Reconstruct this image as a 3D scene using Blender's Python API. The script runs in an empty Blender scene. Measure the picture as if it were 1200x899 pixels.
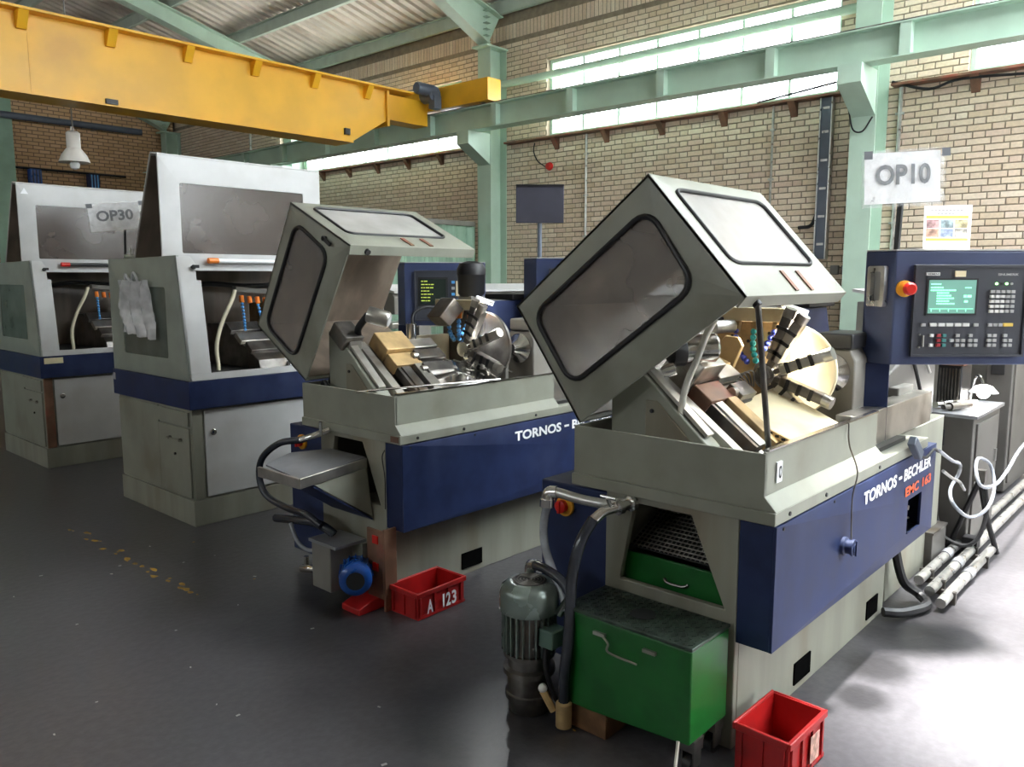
import bpy, bmesh, math, random
from mathutils import Vector as V, Matrix
random.seed(7)
S = bpy.context.scene
COL = S.collection
PI = math.pi

# ------------------------------------------------------------------ camera, sky, light, exposure
TH = math.radians(42.2); PITCH = math.atan(124.5 / 942.0)
cam = bpy.data.cameras.new('camera'); camo = bpy.data.objects.new('camera', cam); COL.objects.link(camo)
cam.sensor_width = 36; cam.lens = 942.0 / 1200 * 36; cam.clip_end = 200
camo.location = (0, 0, 1.65); camo.rotation_euler = (PI/2 - PITCH, 0, TH - PI/2)
S.camera = camo
S.view_settings.view_transform = 'Standard'; S.view_settings.look = 'None'
S.view_settings.gamma = 1; S.view_settings.use_curve_mapping = False
S.view_settings.exposure = 1.2
world = bpy.data.worlds.new('sky'); S.world = world; world.use_nodes = True
bg = world.node_tree.nodes['Background']; bg.inputs[0].default_value = (0.90, 0.96, 1.0, 1); bg.inputs[1].default_value = 9.0

sun = bpy.data.lights.new('sun', 'SUN'); sun.energy = 24; sun.angle = math.radians(6); sun.color = (1.0, 0.98, 0.95)
suno = bpy.data.objects.new('sun', sun); COL.objects.link(suno); suno.rotation_euler = V((-0.17, 0.0, -1)).to_track_quat('-Z', 'Y').to_euler()   # high midday sun

XW = 9.0; XN = -7.0; YL = 18.8; YB = -6.0            # window wall, opposite wall, end wall, wall behind the camera
WINS = [(-1.9, 2.18), (3.43, 7.5), (9.2, 14.3)]      # strip windows in the window wall
WZ = (3.62, 4.66)
WINS_N = [(1.5, 5.0), (7.0, 10.5), (12.5, 15.5)]                                # opposite wall, out of view
WZN = (3.8, 4.66)
WINS_B = [(3.0, 5.6), (6.1, 8.75)]                     # unseen tall windows, added behind the camera's right for side light
WZB = (2.6, 5.1)
def portal(x, y0, y1, z0, z1, facing):
    l = bpy.data.lights.new('daylight_portal', 'AREA'); l.shape = 'RECTANGLE'
    l.size = z1 - z0; l.size_y = y1 - y0; l.cycles.is_portal = True
    o = bpy.data.objects.new('daylight_portal', l); COL.objects.link(o)
    o.location = (x, (y0+y1)/2, (z0+z1)/2); o.rotation_euler = (0, facing * PI/2, 0)
for a, b in WINS: portal(XW + 0.18, a, b, WZ[0], WZ[1], 1)
for a, b in WINS_N: portal(XN - 0.18, a, b, WZN[0], WZN[1], -1)
for a, b in WINS_B:
    l = bpy.data.lights.new('daylight_portal', 'AREA'); l.shape = 'RECTANGLE'; l.size = b - a; l.size_y = WZB[1] - WZB[0]; l.cycles.is_portal = True
    o = bpy.data.objects.new('daylight_portal', l); COL.objects.link(o); o.location = ((a+b)/2, YB - 0.18, sum(WZB)/2); o.rotation_euler = (PI/2, 0, PI)

SKY = (3.9, 8.7, -5.0, 0.95)                           # unseen translucent roof lights, added to brighten the right-hand aisle
l = bpy.data.lights.new('daylight_portal', 'AREA'); l.shape = 'RECTANGLE'; l.size = SKY[1] - SKY[0]; l.size_y = SKY[3] - SKY[2]; l.cycles.is_portal = True
o = bpy.data.objects.new('daylight_portal', l); COL.objects.link(o); o.location = ((SKY[0]+SKY[1])/2, (SKY[2]+SKY[3])/2, 5.55 + .26*(9-(SKY[0]+SKY[1])/2) + .12); o.rotation_euler = (0, math.atan(.26), 0)

# ------------------------------------------------------------------ materials
MATS = {}
def mat(name, col, rough=0.5, metal=0.0, var=0.12, scale=6.0, dirt=None, bump=0.0, spec=0.5, streak=False):
    if name in MATS: return MATS[name]
    m = bpy.data.materials.new(name); m.use_nodes = True; MATS[name] = m
    nt = m.node_tree; N = nt.nodes; L = nt.links; b = N['Principled BSDF']
    b.inputs['Roughness'].default_value = rough; b.inputs['Metallic'].default_value = metal
    b.inputs['Specular IOR Level'].default_value = spec
    tc = N.new('ShaderNodeTexCoord')
    mp = N.new('ShaderNodeMapping'); L.new(tc.outputs['Object'], mp.inputs[0])
    if streak: mp.inputs['Scale'].default_value = (1, 1, 0.15)
    n = N.new('ShaderNodeTexNoise'); n.inputs['Scale'].default_value = scale; n.inputs['Detail'].default_value = 5
    L.new(mp.outputs[0], n.inputs['Vector'])
    r = N.new('ShaderNodeValToRGB'); L.new(n.outputs[0], r.inputs[0])
    r.color_ramp.interpolation = 'EASE'; r.color_ramp.elements[0].position = 0.3; r.color_ramp.elements[1].position = 0.7
    r.color_ramp.elements[0].color = tuple(c * (1 - var) for c in col) + (1,)
    r.color_ramp.elements[1].color = tuple(min(1, c * (1 + var)) for c in col) + (1,)
    out = r.outputs[0]
    if dirt:
        dc, amt, ds = dirt
        n2 = N.new('ShaderNodeTexNoise'); n2.inputs['Scale'].default_value = ds; n2.inputs['Detail'].default_value = 8
        L.new(mp.outputs[0], n2.inputs['Vector'])
        r2 = N.new('ShaderNodeValToRGB'); L.new(n2.outputs[0], r2.inputs[0])
        r2.color_ramp.interpolation = 'EASE'; r2.color_ramp.elements[0].position = 0.48; r2.color_ramp.elements[1].position = 0.75
        r2.color_ramp.elements[0].color = (0, 0, 0, 1); r2.color_ramp.elements[1].color = (amt, amt, amt, 1)
        mx = N.new('ShaderNodeMix'); mx.data_type = 'RGBA'
        L.new(r2.outputs[0], mx.inputs[0]); L.new(out, mx.inputs[6]); mx.inputs[7].default_value = tuple(dc) + (1,)
        out = mx.outputs[2]
    L.new(out, b.inputs['Base Color'])
    rr = N.new('ShaderNodeMath'); rr.operation = 'MULTIPLY_ADD'; L.new(n.outputs[0], rr.inputs[0])
    rr.inputs[1].default_value = 0.2; rr.inputs[2].default_value = max(0.02, rough - 0.1); L.new(rr.outputs[0], b.inputs['Roughness'])
    if bump:
        bp = N.new('ShaderNodeBump'); bp.inputs['Strength'].default_value = bump; bp.inputs['Distance'].default_value = 0.01
        L.new(n.outputs[0], bp.inputs['Height']); L.new(bp.outputs[0], b.inputs['Normal'])
    return m
def emit(name, col, s):
    m = bpy.data.materials.new(name); m.use_nodes = True; MATS[name] = m
    b = m.node_tree.nodes['Principled BSDF']; b.inputs['Base Color'].default_value = tuple(col) + (1,)
    b.inputs['Emission Color'].default_value = tuple(col) + (1,); b.inputs['Emission Strength'].default_value = s
    return m
def clear(name, col, transp, rough=0.08, diff=True, scale=5):
    """hazy acrylic / glass pane: part see-through, part film of dirt, with a gloss"""
    m = bpy.data.materials.new(name); m.use_nodes = True; MATS[name] = m
    nt = m.node_tree; N = nt.nodes; L = nt.links; b = N['Principled BSDF']
    b.inputs['Base Color'].default_value = tuple(col) + (1,); b.inputs['Roughness'].default_value = rough
    t = N.new('ShaderNodeBsdfTransparent'); mx = N.new('ShaderNodeMixShader')
    n = N.new('ShaderNodeTexNoise'); n.inputs['Scale'].default_value = scale; n.inputs['Detail'].default_value = 4
    tc = N.new('ShaderNodeTexCoord'); L.new(tc.outputs['Object'], n.inputs['Vector'])
    r = N.new('ShaderNodeMapRange'); r.interpolation_type = 'SMOOTHSTEP'; L.new(n.outputs[0], r.inputs[0])
    r.inputs[1].default_value = 0.2; r.inputs[2].default_value = 0.8
    r.inputs[3].default_value = min(1, transp + 0.15); r.inputs[4].default_value = max(0, transp - 0.15)
    L.new(r.outputs[0], mx.inputs[0]); L.new(b.outputs[0], mx.inputs[1]); L.new(t.outputs[0], mx.inputs[2])
    L.new(mx.outputs[0], N['Material Output'].inputs[0])
    return m
OIL = (0.10, 0.075, 0.04)
GREY = mat('grey_green_paint', (0.255, 0.26, 0.215), 0.42, dirt=(OIL, 0.45, 2.2), var=0.08)
GREYD = mat('grey_green_paint_worn', (0.25, 0.25, 0.205), 0.5, dirt=((0.16, 0.11, 0.06), 0.8, 2.6), var=0.15, streak=True)
BLUE = mat('dark_blue_paint', (0.017, 0.028, 0.086), 0.45, spec=0.3, dirt=((0.05, 0.06, 0.11), 0.35, 3.0), var=0.2)
BLUEC = mat('console_blue_paint', (0.035, 0.05, 0.12), 0.45, var=0.12)
WHITEP = mat('light_grey_paint', (0.53, 0.53, 0.53), 0.45, dirt=((0.3, 0.25, 0.19), 0.35, 2.0), var=0.05)
ENDG = mat('sage_grey_paint', (0.27, 0.30, 0.26), 0.45, dirt=((0.13, 0.13, 0.1), 0.4, 2.4), var=0.08)
STEEL = mat('machined_steel', (0.5, 0.48, 0.44), 0.32, metal=0.9, var=0.25, dirt=((0.16, 0.1, 0.05), 0.6, 5.0))
DSTEEL = mat('oily_steel', (0.16, 0.15, 0.14), 0.35, metal=0.8, var=0.4, scale=9, dirt=((0.2, 0.12, 0.05), 0.5, 6.0))
CHROME = mat('bright_steel', (0.75, 0.74, 0.72), 0.18, metal=1.0, var=0.1)
BRASS = mat('oil_stained_tan', (0.55, 0.38, 0.18), 0.4, metal=0.3, var=0.3, dirt=((0.12, 0.07, 0.03), 0.7, 7.0))
CREAM = mat('cream_paint', (0.78, 0.68, 0.45), 0.4, var=0.1, dirt=((0.4, 0.26, 0.1), 0.5, 5.0))
BLACK = mat('black_rubber', (0.012, 0.012, 0.014), 0.45, var=0.3)
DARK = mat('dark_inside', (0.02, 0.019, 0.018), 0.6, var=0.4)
VENTSHADE = mat('vent_shade_black', (0.004, 0.004, 0.004), 0.9, var=0.2, spec=0.0)  # near black without gloss, paints the shade inside the vents
LINER = mat('oil_brown_liner', (0.20, 0.155, 0.12), 0.35, var=0.25, dirt=((0.36, 0.30, 0.24), 0.5, 3.0), streak=True)
GREEN = mat('tank_green_paint', (0.008, 0.115, 0.018), 0.35, var=0.2, dirt=((0.02, 0.05, 0.02), 0.6, 3.0))
DIAMOND = mat('chequer_plate', (0.055, 0.075, 0.06), 0.35, metal=0.6, var=0.4, scale=20)
RED = mat('red_plastic', (0.42, 0.012, 0.012), 0.38, var=0.15, dirt=((0.12, 0.01, 0.01), 0.6, 5.0))
REDB = mat('red_button', (0.6, 0.015, 0.01), 0.3)
YEL = mat('crane_yellow', (0.86, 0.45, 0.02), 0.4, var=0.08, scale=2, dirt=((0.5, 0.22, 0.02), 0.4, 1.2))
MINT = mat('mint_green_paint', (0.47, 0.62, 0.51), 0.5, var=0.06, scale=3)
MINTD = mat('sheet_green_paint', (0.27, 0.42, 0.31), 0.5, var=0.1, scale=3)
MOTOR = mat('motor_grey_green', (0.22, 0.27, 0.25), 0.28, metal=0.4, var=0.2, dirt=((0.05, 0.05, 0.04), 0.6, 9.0))
MBLUE = mat('motor_blue', (0.01, 0.07, 0.32), 0.3, var=0.2)
ZINC = mat('zinc_pipe', (0.55, 0.55, 0.53), 0.3, metal=0.8, var=0.15, scale=15)
HOSE = mat('translucent_hose', (0.30, 0.32, 0.36), 0.15, var=0.2, scale=12)
HOSED = mat('dark_hose', (0.03, 0.034, 0.045), 0.2, var=0.3)
WHITE = mat('white_lettering', (0.85, 0.86, 0.88), 0.5, var=0.03)
ORANGE = mat('orange_lettering', (0.85, 0.12, 0.03), 0.5, var=0.05)
PAPER = mat('paper', (0.90, 0.90, 0.91), 0.6, var=0.04, scale=3)
INK = mat('grey_ink', (0.16, 0.17, 0.19), 0.7, var=0.1)
PLASTIC = clear('clear_plastic_sleeve', (0.85, 0.86, 0.88), 0.84, 0.12, scale=20)
BAG = clear('crumpled_plastic', (0.80, 0.80, 0.82), 0.35, 0.25, scale=14)
ACRYL = clear('hazy_acrylic', (0.26, 0.24, 0.225), 0.45, 0.12, scale=3)
ACRYLF = clear('glare_pale_acrylic', (0.55, 0.53, 0.51), 0.35, 0.10, scale=3)  # paler copy of the hazy acrylic: front pane's glare put into its colour
ACRYLB = clear('smoked_acrylic', (0.13, 0.108, 0.098), 0.28, 0.2, scale=4)
GLASS = clear('window_glass', (0.85, 0.9, 0.9), 0.85, 0.05)
KEYG = mat('key_grey', (0.42, 0.42, 0.42), 0.5, var=0.05)
KEYW = mat('key_white', (0.72, 0.72, 0.70), 0.5, var=0.05)
KEYY = mat('key_yellow', (0.75, 0.52, 0.10), 0.5, var=0.05)
KEYR = mat('key_red', (0.35, 0.03, 0.04), 0.5, var=0.05)
KEYT = mat('key_teal', (0.06, 0.25, 0.24), 0.5, var=0.05)
BEZEL = mat('bezel_charcoal', (0.045, 0.048, 0.062), 0.45, var=0.1)
CYAN = mat('hose_cyan', (0.05, 0.50, 0.52), 0.35, var=0.1)
HBLUE = mat('hose_blue', (0.07, 0.10, 0.55), 0.35, var=0.1)
HSKY = mat('hose_sky_blue', (0.10, 0.36, 0.75), 0.35, var=0.1)
OCAP = mat('orange_cap', (0.85, 0.22, 0.03), 0.35, var=0.1)
WOOD = mat('oiled_wood', (0.16, 0.08, 0.035), 0.6, var=0.3, scale=14)
RUST = mat('rusty_brown', (0.20, 0.10, 0.06), 0.6, var=0.3, dirt=((0.35, 0.05, 0.03), 0.7, 7.0))
LAMPW = mat('lamp_enamel', (0.82, 0.80, 0.76), 0.35, var=0.05)
PALEG = mat('cabinet_grey', (0.22, 0.21, 0.19), 0.5, var=0.1, dirt=((0.12, 0.1, 0.08), 0.5, 3.0))
CABD = mat('cabinet_dark_grey', (0.115, 0.108, 0.10), 0.5, var=0.12, dirt=((0.05, 0.045, 0.04), 0.5, 3.0))
TRAYB = mat('cable_duct_slate', (0.10, 0.12, 0.16), 0.4, var=0.1)
SHELF = mat('dull_sheet_steel', (0.30, 0.31, 0.33), 0.35, metal=0.5, var=0.2)
YPAINT = mat('worn_yellow_paint', (0.45, 0.27, 0.04), 0.6, var=0.3, scale=30)
LIT = emit('work_light', (1.0, 0.97, 0.9), 30)
SCREENG = emit('screen_glow', (0.07, 0.16, 0.13), 0.9)
SCREENT = emit('screen_text', (0.25, 1.0, 0.55), 0.9)
SCREEND = mat('screen_dark', (0.02, 0.03, 0.025), 0.15, var=0.1)
SCREENY = emit('screen_text_dim', (0.45, 0.55, 0.08), 0.35)
LED = emit('green_led', (0.4, 1.0, 0.3), 2.0)

def brick_mat(name, island, cols):
    m = bpy.data.materials.new(name); m.use_nodes = True; nt = m.node_tree; N = nt.nodes; L = nt.links
    b = N['Principled BSDF']; b.inputs['Roughness'].default_value = 0.75
    if island: s = N.new('ShaderNodeNewGeometry').outputs['Random Per Island']
    else: s = N.new('ShaderNodeObjectInfo').outputs['Random']
    r = N.new('ShaderNodeValToRGB'); L.new(s, r.inputs[0])
    for i, c in enumerate(cols):
        e = r.color_ramp.elements[i] if i < 2 else r.color_ramp.elements.new(1)
        e.position = i / (len(cols) - 1); e.color = tuple(c) + (1,)
    n = N.new('ShaderNodeTexNoise'); n.inputs['Scale'].default_value = 40; n.inputs['Detail'].default_value = 4
    g = N.new('ShaderNodeNewGeometry'); L.new(g.outputs['Position'], n.inputs['Vector'])
    mr = N.new('ShaderNodeMapRange'); L.new(n.outputs[0], mr.inputs[0]); mr.inputs[3].default_value = 0.8; mr.inputs[4].default_value = 1.15
    mx = N.new('ShaderNodeMix'); mx.data_type = 'RGBA'; mx.blend_type = 'MULTIPLY'; mx.inputs[0].default_value = 1
    L.new(r.outputs[0], mx.inputs[6]); L.new(mr.outputs[0], mx.inputs[7]); L.new(mx.outputs[2], b.inputs['Base Color'])
    return m
BRC = [(0.68, 0.53, 0.38), (0.78, 0.65, 0.50), (0.73, 0.57, 0.44), (0.82, 0.70, 0.56), (0.70, 0.53, 0.42)]
BRICKO = brick_mat('cream_brick', False, BRC); BRICKI = brick_mat('cream_brick_field', True, BRC)
MORTAR = mat('mortar', (0.27, 0.22, 0.16), 0.85, var=0.15, scale=10)
PLASTER = mat('plaster', (0.30, 0.26, 0.21), 0.8, var=0.1, scale=1)

# ------------------------------------------------------------------ mesh helpers
def catmull(pts, n=6):
    P = [V(p) for p in pts]
    if len(P) < 3: return P
    P = [P[0]*2 - P[1]] + P + [P[-1]*2 - P[-2]]; out = []
    for i in range(1, len(P) - 2):
        a, b, c, d = P[i-1:i+3]
        for k in range(n):
            t = k / n
            out.append(0.5*((2*b) + (c-a)*t + (2*a-5*b+4*c-d)*t*t + (3*b-a-3*c+d)*t**3))
    out.append(P[-2]); return out
class MB:
    def __init__(s): s.v = []; s.f = []
    def add(s, vs, fs):
        k = len(s.v); s.v += [tuple(p) for p in vs]; s.f += [tuple(i + k for i in q) for q in fs]; return s
    def box(s, x0, x1, y0, y1, z0, z1):
        return s.add([(x, y, z) for x in (x0, x1) for y in (y0, y1) for z in (z0, z1)],
                     [(0,1,3,2), (4,6,7,5), (0,4,5,1), (2,3,7,6), (0,2,6,4), (1,5,7,3)])
    def obox(s, c, X, Y, Z, sx, sy, sz):
        c, X, Y, Z = V(c), V(X).normalized()*sx/2, V(Y).normalized()*sy/2, V(Z).normalized()*sz/2
        return s.add([c + X*a + Y*b + Z*d for a in (-1, 1) for b in (-1, 1) for d in (-1, 1)],
                     [(0,1,3,2), (4,6,7,5), (0,4,5,1), (2,3,7,6), (0,2,6,4), (1,5,7,3)])
    def sheet(s, pts, t):
        n = len(pts); t = V(t); P = [V(p) for p in pts]
        return s.add(P + [p + t for p in P], [tuple(range(n))[::-1], tuple(range(n, 2*n))] + [(i, (i+1) % n, n+(i+1) % n, n+i) for i in range(n)])
    def prism(s, poly, ax, a, b):
        f = (lambda p: (a, p[0], p[1])) if ax == 0 else (lambda p: (p[0], a, p[1])) if ax == 1 else (lambda p: (p[0], p[1], a))
        t = [0, 0, 0]; t[ax] = b - a
        return s.sheet([f(p) for p in poly], t)
    def ring(s, outer, inner, t):
        n = len(outer); t = V(t); O = [V(p) for p in outer]; I = [V(p) for p in inner]
        vs = O + I + [p + t for p in O] + [p + t for p in I]; fs = []
        for i in range(n):
            j = (i+1) % n
            fs += [(i, j, n+j, n+i), (2*n+j, 2*n+i, 3*n+i, 3*n+j), (n+i, n+j, 3*n+j, 3*n+i)]
            if (O[i]-O[j]).length > 1e-6: fs.append((j, i, 2*n+i, 2*n+j))
        return s.add(vs, fs)
    def tube(s, pts, r, n=8, spline=True, closed=False, r1=None):
        P = catmull(pts) if spline and not closed else [V(p) for p in pts]
        m = len(P); vs = []; fs = []; up = None
        for i, p in enumerate(P):
            if closed: d = (P[(i+1) % m] - P[i-1])
            else: d = (P[min(i+1, m-1)] - P[max(i-1, 0)])
            d = d.normalized() if d.length > 1e-9 else V((0, 0, 1))
            if up is None: up = d.orthogonal().normalized()
            up = (up - d*up.dot(d)); up = up.normalized() if up.length > 1e-6 else d.orthogonal().normalized()
            w = d.cross(up); rr = r if r1 is None else r + (r1 - r)*i/(m-1)
            vs += [p + (up*math.cos(2*PI*k/n) + w*math.sin(2*PI*k/n))*rr for k in range(n)]
        for i in range(m if closed else m - 1):
            for k in range(n):
                a, b = i*n, ((i+1) % m)*n
                fs.append((a+k, a+(k+1) % n, b+(k+1) % n, b+k))
        if not closed: fs += [tuple(range(n))[::-1], tuple(range((m-1)*n, m*n))]
        return s.add(vs, fs)
    def cyl(s, p0, p1, r0, r1=None, n=20):
        return s.tube([p0, p1], r0, n, False, False, r1)
    def lathe(s, c, prof, n=28, axis=(0, 0, 1)):
        """profile of (radius, height) turned around an axis through c"""
        A = V(axis).normalized(); U = A.orthogonal().normalized(); W = A.cross(U); c = V(c); vs = []; fs = []
        for r, h in prof: vs += [c + A*h + (U*math.cos(2*PI*k/n) + W*math.sin(2*PI*k/n))*r for k in range(n)]
        for i in range(len(prof) - 1):
            for k in range(n): fs.append((i*n+k, i*n+(k+1) % n, (i+1)*n+(k+1) % n, (i+1)*n+k))
        fs += [tuple(range(n))[::-1], tuple(range((len(prof)-1)*n, len(prof)*n))]
        return s.add(vs, fs)
    def ball(s, c, r, n=8):
        return s.lathe(V(c), [(max(1e-4, r*math.sin(PI*i/6)), -r*math.cos(PI*i/6)) for i in range(7)], n)
    def build(s, name, m, parent=None, bevel=0.0, smooth=True, kind=None, label=None):
        me = bpy.data.meshes.new(name); off = V((0, 0, 0))
        if parent is not None and parent.get('_w'): off = V(parent['_w'])
        me.from_pydata([tuple(V(p) - off) for p in s.v] if off.length else s.v, [], s.f)
        bm = bmesh.new(); bm.from_mesh(me); bmesh.ops.recalc_face_normals(bm, faces=bm.faces); bm.to_mesh(me); bm.free()
        me.materials.append(m)
        if smooth: me.shade_smooth(); me.set_sharp_from_angle(angle=math.radians(38))
        o = bpy.data.objects.new(name, me); COL.objects.link(o)
        if parent is not None:
            o.parent = parent
            if off.length: o['_w'] = tuple(off)
        if bevel:
            md = o.modifiers.new('bevel', 'BEVEL'); md.width = bevel; md.segments = 2; md.limit_method = 'ANGLE'
        if kind: o['kind'] = kind
        if label: o['label'] = label
        return o
def tag(o, label, cat, group=None):
    o['label'] = label; o['category'] = cat
    if group: o['group'] = group
    return o
def thing(name, label, cat, loc=(0, 0, 0), group=None, local=False):
    """Empty at the base; with local=False the parts are written in world coordinates and shifted"""
    o = bpy.data.objects.new(name, None); COL.objects.link(o); o.location = loc; o.empty_display_size = 0.1
    if not local: o['_w'] = tuple(float(c) for c in loc)
    return tag(o, label, cat, group)
def solo(mb, name, m, label, cat, loc, group=None, bevel=0.0):
    """a thing that is one mesh, written in world coordinates, origin at its base"""
    mb.v = [tuple(V(p) - V(loc)) for p in mb.v]
    o = mb.build(name, m, None, bevel); o.location = loc
    return tag(o, label, cat, group)
def text(s, m, parent, org, xd, yd, h, w=None, name='lettering', bold=0.02, th=0.002):
    cu = bpy.data.curves.new('font', 'FONT'); cu.body = s; cu.size = 1; cu.offset = bold; cu.extrude = 0.0; cu.resolution_u = 3
    t = bpy.data.objects.new('font', cu); COL.objects.link(t)
    dg = bpy.context.evaluated_depsgraph_get(); me = bpy.data.meshes.new_from_object(t.evaluated_get(dg))
    bpy.data.objects.remove(t); bpy.data.curves.remove(cu)
    xs = [v.co.x for v in me.vertices]; ys = [v.co.y for v in me.vertices]
    x0, x1, y0, y1 = min(xs), max(xs), min(ys), max(ys)
    sy = h / (y1 - y0); sx = (w / (x1 - x0)) if w else sy
    off = V(parent['_w']) if parent is not None and parent.get('_w') else V((0, 0, 0))
    O = V(org) - off; X = V(xd).normalized(); Y = V(yd).normalized(); Z = X.cross(Y)
    for v in me.vertices: v.co = O + X*((v.co.x - x0)*sx) + Y*((v.co.y - y0)*sy) + Z*th
    me.materials.clear(); me.materials.append(m); me.name = name
    o = bpy.data.objects.new(name, me); COL.objects.link(o); o.parent = parent
    return o
def rrect(u0, u1, v0, v1, r, n=5):
    out = []
    for cx_, cy_, a0 in ((u1-r, v1-r, 0), (u0+r, v1-r, PI/2), (u0+r, v0+r, PI), (u1-r, v0+r, 1.5*PI)):
        out += [(cx_ + r*math.cos(a0 + PI/2*k/n), cy_ + r*math.sin(a0 + PI/2*k/n)) for k in range(n+1)]
    return out
def corners_for(rr, u0, u1, v0, v1, quad=None):
    """outer points matching a rounded rectangle's points: each arc goes to its corner"""
    q = quad or [(u1, v1), (u0, v1), (u0, v0), (u1, v0)]; n = len(rr) // 4
    return [q[i // n] for i in range(len(rr))]

# ------------------------------------------------------------------ the hall
def struct(mb, name, m, **k):
    o = mb.build(name, m, smooth=False, **k); o['kind'] = 'structure'; return o
# floor
fm = bpy.data.materials.new('painted_concrete'); fm.use_nodes = True
N = fm.node_tree.nodes; L = fm.node_tree.links; fb = N['Principled BSDF']
g = N.new('ShaderNodeNewGeometry')
def fnoise(sc, det, lo, hi, a, b):
    n = N.new('ShaderNodeTexNoise'); n.inputs['Scale'].default_value = sc; n.inputs['Detail'].default_value = det
    L.new(g.outputs['Position'], n.inputs['Vector'])
    r = N.new('ShaderNodeMapRange'); r.interpolation_type = 'SMOOTHSTEP'; L.new(n.outputs[0], r.inputs[0])
    for i, x in zip((1, 2, 3, 4), (lo, hi, a, b)): r.inputs[i].default_value = x
    return n, r
n1, r1 = fnoise(0.5, 5, 0.2, 0.8, 0.62, 0.84)
n2, r2 = fnoise(28, 4, 0.3, 0.75, 0.9, 1.15)
n3, r3 = fnoise(9.0, 2, 0.0, 1.0, 0.24, 0.34)
mul = N.new('ShaderNodeMath'); mul.operation = 'MULTIPLY'; L.new(r1.outputs[0], mul.inputs[0]); L.new(r2.outputs[0], mul.inputs[1])
# oil-soaked stains around the lathe feet, each an irregular blot
last = mul.outputs[0]; wet = None
for (sx, sy, sr) in ((4.15, 1.08, 0.34), (3.85, 1.0, 0.22), (3.45, 1.02, 0.16), (3.15, 0.98, 0.12), (2.1, 3.25, 0.5), (1.95, 1.95, 0.4)):
    vd = N.new('ShaderNodeVectorMath'); vd.operation = 'DISTANCE'; L.new(g.outputs['Position'], vd.inputs[0]); vd.inputs[1].default_value = (sx, sy, 0)
    nn = N.new('ShaderNodeTexNoise'); nn.inputs['Scale'].default_value = 5.5; nn.inputs['Detail'].default_value = 6; L.new(g.outputs['Position'], nn.inputs['Vector'])
    ad = N.new('ShaderNodeMath'); ad.operation = 'MULTIPLY_ADD'; L.new(nn.outputs[0], ad.inputs[0]); ad.inputs[1].default_value = 0.8*sr; L.new(vd.outputs['Value'], ad.inputs[2])
    mr = N.new('ShaderNodeMapRange'); L.new(ad.outputs[0], mr.inputs[0]); mr.inputs[1].default_value = sr*0.9; mr.inputs[2].default_value = sr*1.5; mr.inputs[3].default_value = 0.4; mr.inputs[4].default_value = 1.0
    mm = N.new('ShaderNodeMath'); mm.operation = 'MULTIPLY'; L.new(last, mm.inputs[0]); L.new(mr.outputs[0], mm.inputs[1]); last = mm.outputs[0]
cm = N.new('ShaderNodeMix'); cm.data_type = 'RGBA'; L.new(last, cm.inputs[0]); cm.inputs[6].default_value = (0.0, 0.0, 0.0, 1); cm.inputs[7].default_value = (0.104, 0.099, 0.107, 1)
L.new(cm.outputs[2], fb.inputs['Base Color']); fb.inputs['Roughness'].default_value = 0.3
bp = N.new('ShaderNodeBump'); bp.inputs['Strength'].default_value = 0.12; bp.inputs['Distance'].default_value = 0.01
L.new(n2.outputs[0], bp.inputs['Height']); L.new(bp.outputs[0], fb.inputs['Normal'])
floor = struct(MB().box(XN, XW + 0.3, YB, YL, -0.2, 0), 'floor', fm)
# worn remains of a yellow line, flecks of paint
for i in range(34):
    y = 5.75 - 1.95*(i/33.0)**0.9 + random.uniform(-.05, .05)
    if random.random() < 0.25: continue
    c = V((1.87 + random.uniform(-.035, .035), y, 0)); r = random.uniform(.008, .032)
    pts = [(c.x + r*random.uniform(.5, 1)*math.cos(a)*0.8, c.y + r*random.uniform(.6, 1.5)*math.sin(a), 0.0004) for a in [k*PI/3.5 for k in range(7)]]
    MB().sheet(pts, (0, 0, 0.0006)).build('paint_fleck', YPAINT, floor)
struct(MB().box(XW + 0.3, XW + 30, -30, 40, -0.25, -0.02), 'ground', mat('yard_concrete', (0.45, 0.44, 0.42), 0.8, scale=1))

for i in range(36):
    c = V((random.uniform(.9, 2.3), random.uniform(1.2, 5.0), 0)); a = random.uniform(0, PI); r = random.uniform(.004, .010)
    MB().obox((c.x, c.y, .0012), (math.cos(a), math.sin(a), 0), (-math.sin(a), math.cos(a), 0), (0, 0, 1), r*2, r, .0018).build('debris_chip', YPAINT if i % 9 == 0 else ZINC, floor)
# window wall: mortar body with openings, bricks proud of it
def wall_with_holes(name, x0, x1, y0, y1, z1, holes, m):
    ys = sorted({y0, y1, *[h[0] for h in holes], *[h[1] for h in holes]}); zs = sorted({0, z1, *[h[2] for h in holes], *[h[3] for h in holes]})
    mb = MB()
    for a, b in zip(ys, ys[1:]):
        c0 = None
        for c, d in zip(zs, zs[1:]):
            hole = any(h[0] < (a+b)/2 < h[1] and h[2] < (c+d)/2 < h[3] for h in holes)
            if not hole: mb.box(x0, x1, a, b, c, d)
    return struct(mb, name, m)
holesR = [(a, b, *WZ) for a, b in WINS]
wallR = wall_with_holes('wall_right', XW, XW + 0.3, YB, YL + 0.3, 5.5, holesR, MORTAR)
CH = 0.065; PER = 0.325; PROUD = 0.007
def brick_mesh(w, h):
    mb = MB(); b = 0.003
    mb.add([(0, -w/2, -h/2), (0, w/2, -h/2), (0, w/2, h/2), (0, -w/2, h/2), (-PROUD, -w/2+b, -h/2+b), (-PROUD, w/2-b, -h/2+b), (-PROUD, w/2-b, h/2-b), (-PROUD, -w/2+b, h/2-b)],
           [(4, 5, 6, 7), (0, 1, 5, 4), (1, 2, 6, 5), (2, 3, 7, 6), (3, 0, 4, 7)])
    return mb
bricks = []
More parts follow.
